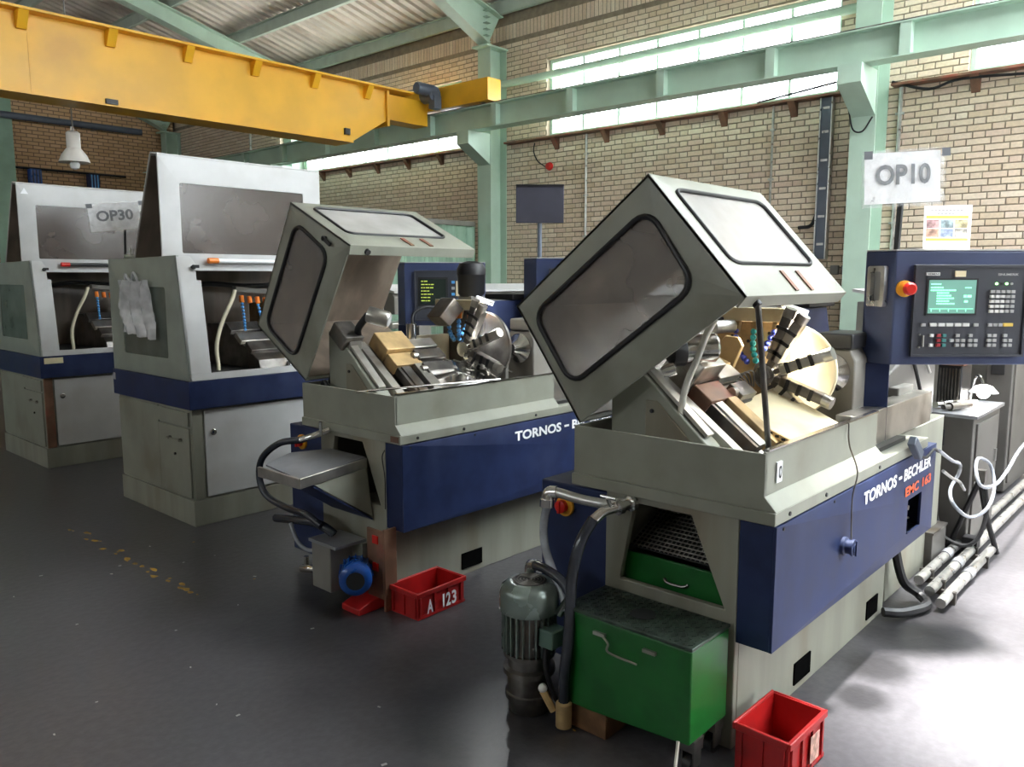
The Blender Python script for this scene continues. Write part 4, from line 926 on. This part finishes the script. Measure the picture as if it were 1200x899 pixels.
    for x in (.30, .95): MB().cyl((x, .265, 1.762), (x+.07, .265, 1.762), .02, n=10).box(x+.02, x+.05, .265, .30, 1.752, 1.772).build('grip_end', OCAP if near else REDB, hn)
    if not near:
        MB().prism([(.03, 2.36), (.09, 2.36), (.06, 2.41)], 1, .297, .30).build('warning_sticker', WHITE, hood)
    # works inside
    wk = MB().prism([(.95, .99), (.95, 1.30), (.75, 1.30), (.22, 1.06), (.20, .99)], 0, .62, .92).build('slant_bed', DSTEEL, t, bevel=.005)
    for k, (yy, zz) in enumerate(((.62, 1.27), (.48, 1.20), (.34, 1.14))):
        MB().obox(V((.74, yy, zz)), XA, SD, SN, .26, .10, .04).build('tool_block', STEEL if k == 1 else DSTEEL, wk, bevel=.004)
    MB().box(.98, 1.1, .40, .95, 1.0, 1.45).build('tool_plate', BRASS if near else DSTEEL, t, bevel=.005)
    MB().prism([(.50, 1.02), (.42, 1.32), (.62, 1.38), (.70, 1.05)], 0, .90, .96).build('cam_plate', BRASS if near else DSTEEL, t, bevel=.005)
    mf = MB().obox(V((.86, .56, 1.545)), (1, -.1, -.09), (.1, 1, 0), (.09, 0, 1), .42, .07, .04).build('coolant_manifold', PALEG, t, bevel=.004)
    for k in range(6):
        x = .68 + k*.065; z = 1.515 - k*.006
        MB().cyl((x, .53, z), (x, .52, z-.05), .018, n=8).build('nozzle_cap', OCAP, mf)
        if k in (0, 2, 4, 5): bead_hose([(x, .52, z-.06), (x + (.02 if k else 0), .50, z-.16), (x + (.10 if k else .0), .49, z-.25)], .012, HSKY, t)
    MB().tube([(.56, .40, 1.56), (.53, .40, 1.48), (.45, .40, 1.33), (.39, .38, 1.17), (.385, .36, 1.03), (.385, .36, .995)], .015, 10).build('drip_tube', mat('cream_tube', (.70, .64, .48), .25), t)
    MB().tube([(.30, .9, 1.55), (.6, .9, 1.6), (1.0, .9, 1.58), (1.5, .9, 1.62)], .02).build('cable', BLACK, t)
    MB().obox(V((.9, .20, 1.03)), (1, 0, .2), (0, 1, 0), (-.2, 0, 1), .10, .05, .03).build('rag', PAPER, t) if near else None
    MB().cyl((1.05, .45, 1.12), (1.05, .25, 1.06), .09, .10).build('chip_basket', STEEL, t) if near else None
    return t
E1 = cabinet_lathe((2.42, 5.0, 0), 'enclosed grey lathe with blue band and plastic bag on its window', True)
E2 = cabinet_lathe((2.35, 7.53, 0), 'enclosed grey lathe with cream plate on its blue band', False)
# crumpled bag hung on the end window of the near enclosed lathe
R = random.Random(11)
bagv = []; bagf = []; nx, ny = 16, 14
for j in range(ny+1):
    for i in range(nx+1):
        u = i/nx; v = j/ny
        wv = .018*math.sin(u*19 + 2*math.sin(v*3)) + R.uniform(-.006, .006)
        bagv.append((2.415 - .030 + wv, 5.945 - u*.50 + .03*math.sin(v*4 + u), 1.63 - v*.37 + R.uniform(-.008, .008) - (.03*u if j == ny else 0)))
for j in range(ny):
    for i in range(nx): a = j*(nx+1)+i; bagf.append((a, a+1, a+nx+2, a+nx+1))
bo = thing('plastic_bag', 'crumpled clear plastic bag taped on the enclosed lathe window', 'bag', (2.39, 5.7, 1.26))
MB().add(bagv, bagf).build('bag_film', BAG, bo)
MB().tube([(2.405, 5.86, 1.61), (2.39, 5.83, 1.67), (2.39, 5.78, 1.64), (2.405, 5.76, 1.61)], .01).tube([(2.405, 5.76, 1.62), (2.39, 5.70, 1.68), (2.39, 5.66, 1.66), (2.405, 5.66, 1.61)], .009).build('bag_twist', BAG, bo)
# things on the cabinet roof
vc = thing('air_valve', 'black air valve with fittings on the grey lathe roof', 'valve', (2.62, 5.95, 1.782))
MB().lathe((2.62, 5.95, 1.782), [(.07, 0), (.075, .03), (.06, .06), (.03, .075)], 16).build('valve_body', BLACK, vc)
MB().cyl((2.55, 5.97, 1.80), (2.46, 6.0, 1.80), .015, n=8).cyl((2.50, 5.98, 1.80), (2.50, 5.98, 1.86), .008, n=8).build('valve_pipe', ZINC, vc)
gl = thing('locker', 'pale mint green locker beyond the far enclosed lathe', 'locker', (2.35, 9.4, 0))
MB().box(1.75, 2.42, 9.2, 9.75, 0, 2.3).build('locker_body', MINTD, gl, bevel=.01)
for z in (1.25, .12): MB().box(1.80, 2.37, 9.185, 9.2, z, z+.95).build('locker_door', MINT, gl, bevel=.004)
MB().box(2.28, 2.32, 9.17, 9.185, 1.65, 1.75).build('locker_handle', ZINC, gl)

# ------------------------------------------------------------------ around the near lathe
tk = thing('coolant_tank', 'green wheeled coolant tank with chequer plate lid', 'tank', (2.32, 1.47, 0))
tx0, tx1, ty0, ty1 = 2.20, 2.455, 1.215, 1.735
MB().prism([(ty0, .13), (ty0, .455), (ty1, .455), (ty1, .10), (1.62, .10)], 0, tx0, tx1).build('tank_body', GREEN, tk, bevel=.006)
lid = MB().box(tx0-.004, tx1, ty0-.004, ty1+.004, .456, .468).build('lid', DIAMOND, tk, bevel=.002)
mb = MB()
for i in range(11):
    for j in range(20):
        x = tx0 + .015 + i*.0225; y = ty0 + .015 + j*.0255; s_ = 1 if (i+j) % 2 else -1
        mb.obox((x, y, .4695), (1, s_, 0), (-s_, 1, 0), (0, 0, 1), .016, .005, .003)
mb.build('tread_pattern', DIAMOND, lid, kind='stuff')
MB().lathe((2.315, 1.475, .4715), [(.047, 0), (.047, .001)], 24).build('filler_hole', BLACK, lid)
for y in (1.575, 1.37): MB().box(tx0-.012, tx0, y-.025, y+.025, .402, .414).build('handle_clip', STEEL, tk)
MB().tube([(tx0-.012, 1.555, .405), (tx0-.018, 1.53, .39), (tx0-.02, 1.525, .36), (tx0-.02, 1.41, .355)], .004, 6).build('handle', STEEL, tk)
for x, y in ((2.26, 1.24), (2.42, 1.25), (2.42, 1.68)):
    cs = MB().box(x-.03, x+.03, y-.028, y+.028, .088, .13).box(x-.025, x+.025, y-.024, y-.018, .03, .09).box(x-.025, x+.025, y+.018, y+.024, .03, .09).build('caster', DSTEEL, tk)
    MB().cyl((x, y-.015, .034), (x, y+.015, .034), .034, n=16).build('wheel', BLACK, cs)
MB().cyl((tx0-.01, 1.25, .14), (tx0-.06, 1.23, .07), .006, n=6).build('tow_pin', STEEL, tk)
solo(MB().box(2.22, 2.36, 1.56, 1.72, 0, .098), 'wood_block', WOOD, 'oil soaked wood block under the green tank', 'block', (2.29, 1.64, 0), bevel=.004)
# chip bin inside the end opening
cbn = thing('chip_bin', 'green chip bin with mesh screen inside the lathe opening', 'bin', (2.66, 1.5, .421))
MB().prism([(2.53, .425), (2.53, .60), (2.545, .60), (2.545, .44), (2.90, .44), (2.90, .425)], 1, 1.24, 1.70).build('bin_body', GREEN, cbn, bevel=.003)
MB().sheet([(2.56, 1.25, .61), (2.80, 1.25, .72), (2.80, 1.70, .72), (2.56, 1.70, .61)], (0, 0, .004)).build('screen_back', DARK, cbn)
mb = MB()
for i in range(24): mb.cyl((2.56, 1.26 + i*.019, .617), (2.80, 1.26 + i*.019, .727), .003, n=4)
for j in range(12): mb.cyl((2.565 + j*.02, 1.25, .621 + j*.0092), (2.565 + j*.02, 1.70, .621 + j*.0092), .003, n=4)
mb.build('screen_mesh', STEEL, cbn, kind='stuff')
MB().tube([(2.528, 1.42, .53), (2.52, 1.44, .52), (2.52, 1.50, .52), (2.528, 1.52, .53)], .006).build('bin_handle', DSTEEL, cbn)
# vertical coolant pump motor
pm = thing('pump_motor', 'grey green vertical pump motor with cooling fins beside the tank', 'motor', (2.21, 1.915, 0))
MB().lathe((2.21, 1.915, 0), [(.075, 0), (.08, .01), (.08, .05), (.092, .055), (.092, .075), (.085, .08), (.085, .15), (.10, .155), (.10, .175), (.082, .18), (.082, .22), (.10, .225), (.10, .24)]).build('pump_body', DSTEEL, pm)
bodym = MB().lathe((2.21, 1.915, .24), [(.088, 0), (.088, .16)]).build('motor_body', DSTEEL, pm)
for k in range(26):
    a = 2*PI*k/26; c = V((2.21 + .095*math.cos(a), 1.915 + .095*math.sin(a), .32))
    MB().obox(c, (math.cos(a), math.sin(a), 0), (-math.sin(a), math.cos(a), 0), (0, 0, 1), .022, .004, .155).build('cooling_fin', MOTOR, bodym)
cw = MB().lathe((2.21, 1.915, .40), [(.112, 0), (.114, .01), (.114, .07), (.105, .095), (.085, .11), (.07, .113)]).build('fan_cowl', MOTOR, pm)
MB().lathe((2.21, 1.915, .5131), [(.066, 0), (.066, .001)]).build('fan_opening', BLACK, cw)
for k in range(5):
    MB().tube([(2.21 + (.012*k+.01)*math.cos(a), 1.915 + (.012*k+.01)*math.sin(a), .516) for a in [j*PI/10 for j in range(20)]], .0022, 5, closed=True).build('guard_ring', DSTEEL, cw)
tb_ = MB().box(2.165, 2.245, 1.765, 1.835, .29, .36).build('terminal_box', mat('terminal_green', (.10, .17, .14), .4), pm, bevel=.006)
MB().cyl((2.20, 1.84, .30), (2.16, 1.86, .27), .016, n=10).build('cable_gland', CHROME, tb_)
MB().tube([(2.17, 1.80, .29), (2.16, 1.79, .22), (2.18, 1.77, .12), (2.22, 1.76, .05)], .010).build('cable', BLACK, pm)
# pipes and hoses of the near lathe
pp = thing('coolant_pipe', 'zinc elbow pipe with clear hose from lathe end to pump', 'pipe', (2.38, 1.8, .8))
MB().tube([(2.465, 1.66, .81), (2.40, 1.70, .81), (2.38, 1.80, .812), (2.37, 1.88, .82), (2.36, 1.915, .825)], .019, 12).build('pipe', ZINC, pp)
MB().tube([(2.36, 1.905, .825), (2.35, 1.935, .82), (2.345, 1.94, .79)], .025, 12).build('elbow', CHROME, pp)
MB().cyl((2.345, 1.94, .795), (2.343, 1.94, .765), .029, n=12).build('coupling', CHROME, pp)
MB().tube([(2.343, 1.94, .77), (2.335, 1.95, .69), (2.32, 1.93, .61), (2.29, 1.87, .545), (2.27, 1.81, .485), (2.25, 1.765, .42)], .0165, 10).build('hose', HOSE, pp)
dv = thing('drain_valve', 'chrome valve fittings with dark hose hanging from lathe end plate', 'valve', (2.44, 1.70, .1))
MB().lathe((2.468, 1.625, .815), [(.03, 0), (.03, .02), (.018, .022), (.018, .06), (.026, .062), (.026, .085)], 12, axis=(-1, .2, -.1)).build('flange', CHROME, dv)
MB().tube([(2.40, 1.645, .808), (2.36, 1.68, .795), (2.32, 1.70, .765)], .020, 10).build('valve_body', CHROME, dv)
MB().cyl((2.37, 1.66, .815), (2.35, 1.66, .85), .008, n=8).cyl((2.36, 1.63, .85), (2.35, 1.69, .853), .007, n=8).build('valve_lever', CHROME, dv)
MB().tube([(2.32, 1.70, .77), (2.27, 1.72, .69), (2.235, 1.73, .57), (2.20, 1.71, .45), (2.175, 1.70, .33), (2.17, 1.71, .22), (2.18, 1.72, .10)], .0215, 10).build('hose', HOSED, dv)
MB().lathe((2.18, 1.72, .012), [(.03, 0), (.03, .09), (.02, .1)], 12).build('hose_foot', BRASS, dv)
MB().ball((2.155, 1.80, .14), .018).build('valve_ball', KEYW, dv)
MB().cyl((2.155, 1.80, .13), (2.17, 1.76, .06), .014, n=8).build('valve_stem', BRASS, dv)
ph = thing('pump_hose', 'black hose from pump outlet elbow curving over the tank', 'hose', (2.24, 1.95, .4))
MB().tube([(2.30, 1.99, .47), (2.295, 1.98, .53), (2.28, 1.94, .545)], .023, 10).build('elbow', CHROME, ph)
MB().tube([(2.28, 1.945, .545), (2.27, 1.88, .545), (2.26, 1.80, .525), (2.25, 1.745, .485)], .019, 10).build('hose', HOSED, ph)
MB().cyl((2.25, 1.80, .40), (2.25, 1.74, .49), .018, n=10).build('fitting', CHROME, ph)
# crates
def crate(x0, y0, sx, sy, h, ang, label, mark=None):
    t = thing('parts_crate', label, 'crate', (x0, y0, 0), 'red plastic parts crates', local=True); t.rotation_euler = (0, 0, ang)
    q = MB(); w = .006
    q.box(0, sx, 0, sy, 0, .008).box(0, sx, 0, w, .008, h).box(0, sx, sy-w, sy, .008, h).box(0, w, w, sy-w, .008, h).box(sx-w, sx, w, sy-w, .008, h)
    q = q.build('crate_shell', RED, t)
    rim = MB(); r_ = .01
    rim.box(-r_, sx+r_, -r_, 0, h-.022, h+.003).box(-r_, sx+r_, sy, sy+r_, h-.022, h+.003).box(-r_, 0, 0, sy, h-.022, h+.003).box(sx, sx+r_, 0, sy, h-.022, h+.003)
    rim.build('rim', RED, t, bevel=.003)
    for k in range(4): MB().box(sx*(.04+.29*k), sx*(.04+.29*k)+.012, -.008, 0, .01, h-.022).build('rib', RED, t)
    for k in range(3): MB().box(-.008, 0, sy*(.06+.40*k), sy*(.06+.40*k)+.012, .01, h-.022).build('rib', RED, t)
    MB().box(0, sx, -.007, 0, .005, .018).build('rib', RED, t)
    if mark:
        for s_, x, wd in mark: text(s_, WHITE, t, (x, -.0095, .022), (1, 0, 0), (0, 0, 1), h*.52, wd, bold=.03)
    else:
        MB().box(sx*.55, sx*.80, -.010, -.008, .03, h*.75).build('torn_label', mat('old_label', (.55, .32, .26), .7, var=.4, scale=40), t)
        for k in range(7): MB().obox((random.uniform(.05, sx-.05), random.uniform(.04, sy-.04), .012), (random.random(), 1, .1), (1, -random.random(), 0), (0, 0, 1), .02, .004, .004).build('metal_chip', CHROME, t)
    return t
crate(2.375, .955, .275, .185, .168, -.02, 'empty red plastic crate with torn label by the lathe base')
crate(2.44, 2.825, .315, .20, .135, .02, 'red plastic crate painted A 123 beside the lathe', [('A', .05, .04), ('1', .155, .012), ('2', .178, .032), ('3', .218, .032)])

# ------------------------------------------------------------------ end of the second lathe
sh = thing('chute_shelf', 'dull steel shelf chute sticking out of the lathe end', 'shelf', (2.28, 3.4, .4))
MB().sheet([(2.06, 3.21, .70), (2.47, 3.25, .735), (2.47, 3.55, .735), (2.28, 3.64, .73), (2.09, 3.56, .712)], (0, 0, .008)).build('shelf_top', SHELF, sh)
MB().box(2.045, 2.06, 3.205, 3.565, .665, .715).sheet([(2.05, 3.195, .665), (2.47, 3.235, .69), (2.47, 3.235, .738), (2.05, 3.195, .715)], (0, .012, 0)).build('shelf_edge', STEEL, sh, bevel=.002)
MB().sheet([(2.14, 3.215, .665), (2.47, 3.24, .69), (2.47, 3.20, .44)], (0, .012, 0)).build('side_gusset', GREY, sh)
MB().sheet([(2.14, 3.22, .66), (2.47, 3.20, .43), (2.47, 3.55, .43), (2.14, 3.55, .66)], (0, 0, -.01)).build('chute_bottom', BLUE, sh)
rs = thing('rusty_bracket', 'rusty brown upright bracket bolted on the second lathe end', 'bracket', (2.42, 3.09, 0))
MB().box(2.40, 2.475, 3.02, 3.035, 0, .42).box(2.40, 2.412, 3.035, 3.16, .06, .41).build('angle_bar', RUST, rs, bevel=.002)
for z in (.36, .22): MB().box(2.393, 2.40, 3.07, 3.11, z-.02, z+.02).build('bolt_patch', REDB, rs)
rf = thing('levelling_foot', 'dark red levelling foot under the rusty bracket', 'foot', (2.40, 3.14, 0))
MB().prism([(2.28, 0), (2.28, .03), (2.36, .055), (2.47, .055), (2.47, 0)], 1, 3.08, 3.22).build('foot_pad', RED, rs if False else rf, bevel=.004)
MB().cyl((2.43, 3.15, .05), (2.43, 3.15, .12), .018, n=8).build('foot_bolt', BLACK, rf)
mm_ = thing('conveyor_motor', 'small bright blue electric motor on the grey gearbox of second lathe', 'motor', (2.30, 3.25, .06))
AX = V((-.62, -.78, 0)).normalized()
MB().lathe(V((2.36, 3.20, .19)), [(.07, 0), (.075, .01), (.075, .10), (.08, .105), (.08, .15), (.065, .165), (.05, .168)], 24, axis=AX).build('motor_body', MBLUE, mm_)
for k in range(16):
    a = 2*PI*k/16; Ud = V((0, 0, 1)); Wd = AX.cross(Ud); d_ = Ud*math.cos(a) + Wd*math.sin(a)
    MB().obox(V((2.36, 3.20, .19)) + AX*.055 + d_*.079, d_, d_.cross(AX), AX, .012, .005, .09).build('cooling_fin', MBLUE, mm_)
MB().lathe(V((2.36, 3.20, .19)) + AX*.1685, [(.045, 0), (.045, .001)], 20, axis=AX).build('fan_opening', DARK, mm_)
MB().box(2.26, 2.40, 3.28, 3.44, .07, .31).build('gearbox', PALEG, mm_, bevel=.006)
MB().box(2.25, 2.44, 3.22, 3.45, .31, .325).build('gearbox_lid', SHELF, mm_)
MB().box(2.40, 2.47, 3.20, 3.44, .06, .31).build('motor_bracket', GREYD, mm_)
dh = thing('drain_hose', 'black hose looping from the second lathe drain to its pump', 'hose', (2.3, 3.7, .3))
MB().tube([(2.47, 3.55, .845), (2.40, 3.60, .815), (2.36, 3.66, .79)], .018, 10).build('elbow', CHROME, dh)
MB().cyl((2.42, 3.56, .82), (2.40, 3.53, .90), .008, n=8).build('valve_lever', CHROME, dh)
MB().tube([(2.36, 3.66, .79), (2.32, 3.80, .76), (2.30, 3.95, .66), (2.30, 3.99, .54), (2.30, 3.92, .45), (2.30, 3.73, .42), (2.30, 3.54, .42), (2.31, 3.42, .38)], .0185, 10).build('hose', HOSED, dh)
MB().tube([(2.31, 3.85, .335), (2.31, 3.65, .365), (2.32, 3.50, .38), (2.34, 3.42, .36), (2.36, 3.38, .33)], .024, 10).build('pipe', HOSED, dh)
MB().tube([(2.28, 3.66, .35), (2.27, 3.58, .27), (2.28, 3.50, .24), (2.32, 3.45, .25)], .011, 8).build('clear_hose', HOSE, dh)
MB().tube([(2.32, 3.62, .10), (2.31, 3.54, .12), (2.33, 3.45, .13)], .022, 10).cyl((2.33, 3.60, .10), (2.33, 3.60, .17), .014, n=8).build('fitting', CHROME, dh)

# ------------------------------------------------------------------ bar feeders behind the lathes
def feeder(oy, label, x0, x1):
    t = thing('bar_feeder', label, 'bar feeder', (x0 + .5, oy, 0), 'bar feeders behind the lathes')
    MB().prism([(oy-.16, 1.30), (oy-.16, 1.46), (oy-.12, 1.50), (oy+.16, 1.50), (oy+.16, 1.30)], 0, x0, x1).build('feed_trough', PALEG, t, bevel=.006)
    MB().sheet([(x0-.01, oy-.17, 1.50), (x1, oy-.17, 1.50), (x1, oy+.19, 1.56), (x0-.01, oy+.19, 1.56)], (0, 0, .02)).build('feed_lid', WHITEP, t)
    MB().box(x0, x1, oy-.12, oy+.14, 1.16, 1.22).build('feed_tube', STEEL, t, bevel=.01)
    for x in (x0 + .4, (x0+x1)/2, x1 - .4):
        MB().box(x-.08, x+.08, oy-.14, oy+.14, .02, 1.30).build('pedestal', PALEG, t, bevel=.006)
        MB().box(x-.14, x+.14, oy-.2, oy+.2, 0, .025).build('foot_plate', DSTEEL, t)
    return t
feeder(1.62, 'grey bar feeder with white lid behind the OP10 lathe', 5.15, 8.1)
feeder(3.85, 'grey bar feeder with white lid behind the second lathe', 5.15, 8.3)
feeder(6.1, 'grey bar feeder with white lid behind the enclosed lathe', 4.9, 8.2)

# ------------------------------------------------------------------ right hand aisle
gc = thing('grey_cabinet', 'worn grey steel cabinet with socket behind the lettered lathe', 'cabinet', (5.6, 1.3, 0))
MB().box(5.30, 5.98, 1.12, 1.41, .02, .82).build('cabinet_body', CABD, gc, bevel=.006)
MB().box(5.36, 5.90, 1.108, 1.12, .06, .78).build('cabinet_door', CABD, gc, bevel=.003)
MB().box(5.83, 5.85, 1.095, 1.108, .48, .56).build('cabinet_lock', ZINC, gc)
sk = MB().box(5.285, 5.30, 1.27, 1.35, .64, .74).build('socket', BLACK, gc, bevel=.004)
MB().cyl((5.27, 1.31, .69), (5.285, 1.31, .69), .022, n=12).build('plug', ZINC, sk)
MB().box(5.28, 6.0, 1.10, 1.415, .82, .84).build('cabinet_top', SHELF, gc)
g2 = thing('tall_cabinet', 'tall grey electrical cabinet with dark box at the aisle edge', 'cabinet', (7.4, 1.6, 0))
MB().box(6.95, 7.75, 1.24, 1.41, .02, 1.22).build('cabinet_body', CABD, g2, bevel=.006)
MB().box(7.02, 7.70, 1.228, 1.24, .08, 1.16).build('cabinet_door', CABD, g2, bevel=.003)
MB().box(6.935, 6.95, 1.29, 1.38, .92, 1.06).build('junction_box', BLACK, g2, bevel=.004)
sb = thing('small_box', 'small grey pedestal box at the end of the blue cover', 'box', (5.1, 1.25, 0))
MB().box(4.86, 5.14, 1.19, 1.40, 0, .20).build('box_body', CABD, sb, bevel=.004); MB().box(4.855, 5.145, 1.185, 1.405, .20, .212).build('box_lid', DSTEEL, sb)
# aisle work lamp on the cabinet
wl = thing('work_lamp', 'glowing round work lamp above the worn grey cabinet', 'lamp', (5.72, 1.16, .842))
MB().lathe((5.72, 1.17, .93), [(.02, .05), (.05, .04), (.085, 0)], 20).build('lamp_shade', KEYW, wl)
MB().ball((5.72, 1.17, .93), .04).build('bulb', LIT, wl)
MB().tube([(5.72, 1.17, .975), (5.74, 1.20, 1.03), (5.80, 1.24, 1.0), (5.80, 1.26, .86)], .008).build('lamp_arm', CHROME, wl)
MB().lathe((5.80, 1.26, .842), [(.05, 0), (.05, .012), (.02, .02)], 14).build('lamp_base', DSTEEL, wl)
ll = bpy.data.lights.new('work_lamp_light', 'POINT'); ll.energy = 6; ll.shadow_soft_size = .05; ll.color = (1, .97, .9)
lo = bpy.data.objects.new('work_lamp_light', ll); COL.objects.link(lo); lo.location = (5.72, 1.17, .90)
# machine parts heaped on top of the cabinet
for k, (x, y, m, lab) in enumerate(((5.40, 1.36, CHROME, 'bright steel spindle lying on the worn cabinet'), (5.46, 1.30, STEEL, 'steel collet bar lying on the worn cabinet'), (5.34, 1.30, DSTEEL, 'dark toolholder lying on the worn cabinet'))):
    solo(MB().cyl((x, y, .866), (x + .22, y - .10, .866), .022 - k*.003, n=12).cyl((x + .05, y-.023, .866), (x + .12, y-.055, .866), .026, n=12), ('spindle', 'collet_bar', 'toolholder')[k], m, lab, 'machine part', (x, y, .842))
dm = thing('drive_unit', 'dark ribbed drive unit under the console behind the lathe', 'drive unit', (5.75, 1.36, .842))
MB().box(5.60, 5.84, 1.27, 1.41, .842, 1.10).build('drive_case', BLACK, dm, bevel=.01)
for k in range(7): MB().box(5.592, 5.60, 1.28 + k*.018, 1.288 + k*.018, .86, 1.08).build('rib', DSTEEL, dm)
MB().box(5.58, 5.86, 1.26, 1.41, 1.10, 1.14).build('drive_lid', RUST, dm)
# pipes along the floor with an A-frame stand
for (y, x0, x1, z, lab) in ((1.155, 4.50, 7.3, .05, 'long grey floor pipe closest to the cabinets'), (1.065, 4.36, 7.0, .055, 'long grey floor pipe between the two others'), (.985, 4.25, 5.40, .045, 'short grey floor pipe with open end on the aisle side')):
    p = thing('floor_pipe', lab, 'pipe', (x0, y, 0), 'pipes lying along the aisle')
    MB().cyl((x0, y, z), (x1, y, z), .026, n=14).build('pipe', ZINC, p)
    for x in (x0 + .15, x0 + .85): MB().box(x-.012, x+.012, y-.035, y+.035, 0, z+.02).build('saddle', DSTEEL, p)
    MB().cyl((x0 + .5, y, z), (x0 + .58, y, z), .031, n=14).build('coupling', SHELF, p)
st = thing('pipe_stand', 'black angled stand bracing the floor pipes', 'stand', (5.35, 1.05, 0))
MB().tube([(5.35, .96, .02), (5.30, 1.02, .25), (5.27, 1.06, .47)], .016, 8, spline=False).tube([(5.25, 1.20, .02), (5.26, 1.13, .25), (5.27, 1.06, .47)], .016, 8, spline=False).build('legs', BLACK, st)
MB().box(5.24, 5.30, 1.03, 1.09, .46, .53).build('clamp', DSTEEL, st); MB().box(5.22, 5.30, 1.04, 1.12, .03, .12).build('foot', BLACK, st)
# hoses and cables at the end of the blue cover
ch_ = thing('air_hose', 'grey air hose coiled in loops above the floor pipes', 'hose', (4.8, 1.0, .2))
loops = [(4.30, 1.05, .80), (4.50, 1.04, .72), (4.72, 1.05, .66), (4.85, 1.08, .58), (4.78, 1.10, .50), (4.70, 1.06, .44), (4.80, 1.00, .36), (5.05, .97, .36), (5.25, .98, .44), (5.30, 1.02, .56), (5.15, 1.05, .62), (4.95, 1.02, .60), (4.90, .98, .52), (5.10, .95, .49), (5.35, .94, .53), (5.65, .94, .60), (6.1, .95, .62), (6.6, .97, .60)]
MB().tube(loops, .0095, 8).build('hose', HOSE, ch_)
MB().tube([(4.31, 1.03, .70), (4.45, 1.02, .64), (4.65, 1.03, .58), (4.82, 1.04, .50)], .008, 8).build('thin_hose', ZINC, ch_)
ac = thing('power_cable', 'black power cable hanging from cabinet socket to the floor', 'cable', (5.25, 1.25, .0))
MB().tube([(5.275, 1.31, .69), (5.24, 1.30, .60), (5.23, 1.28, .40), (5.20, 1.26, .22), (5.15, 1.20, .12), (5.12, 1.08, .10), (5.15, 1.02, .16), (5.20, 1.00, .30), (5.22, 1.02, .44)], .012, 8).build('cable', BLACK, ac)
th_ = thing('conduit_hose', 'dark corrugated hose on the floor below the blue cover', 'hose', (4.3, 1.1, 0))
MB().tube([(4.20, 1.22, .44), (4.22, 1.20, .28), (4.24, 1.16, .12), (4.30, 1.10, .05), (4.22, 1.04, .03), (4.05, 1.10, .03), (3.98, 1.17, .035)], .024, 8).build('hose', BLACK, th_)
rc = thing('remote_handset', 'grey handset clipped over the trim of the lettered lathe', 'handset', (3.87, 1.05, .83))
MB().obox((3.865, 1.042, .885), (.55, -.1, -.6), (0, 1, 0), (.6, 0, .55), .11, .035, .05).build('handset_body', TRAYB, rc, bevel=.006)
MB().tube([(3.90, 1.035, .85), (4.0, 1.03, .82), (4.12, 1.03, .84), (4.28, 1.05, .80)], .007, 8).build('cord', BLACK, rc)
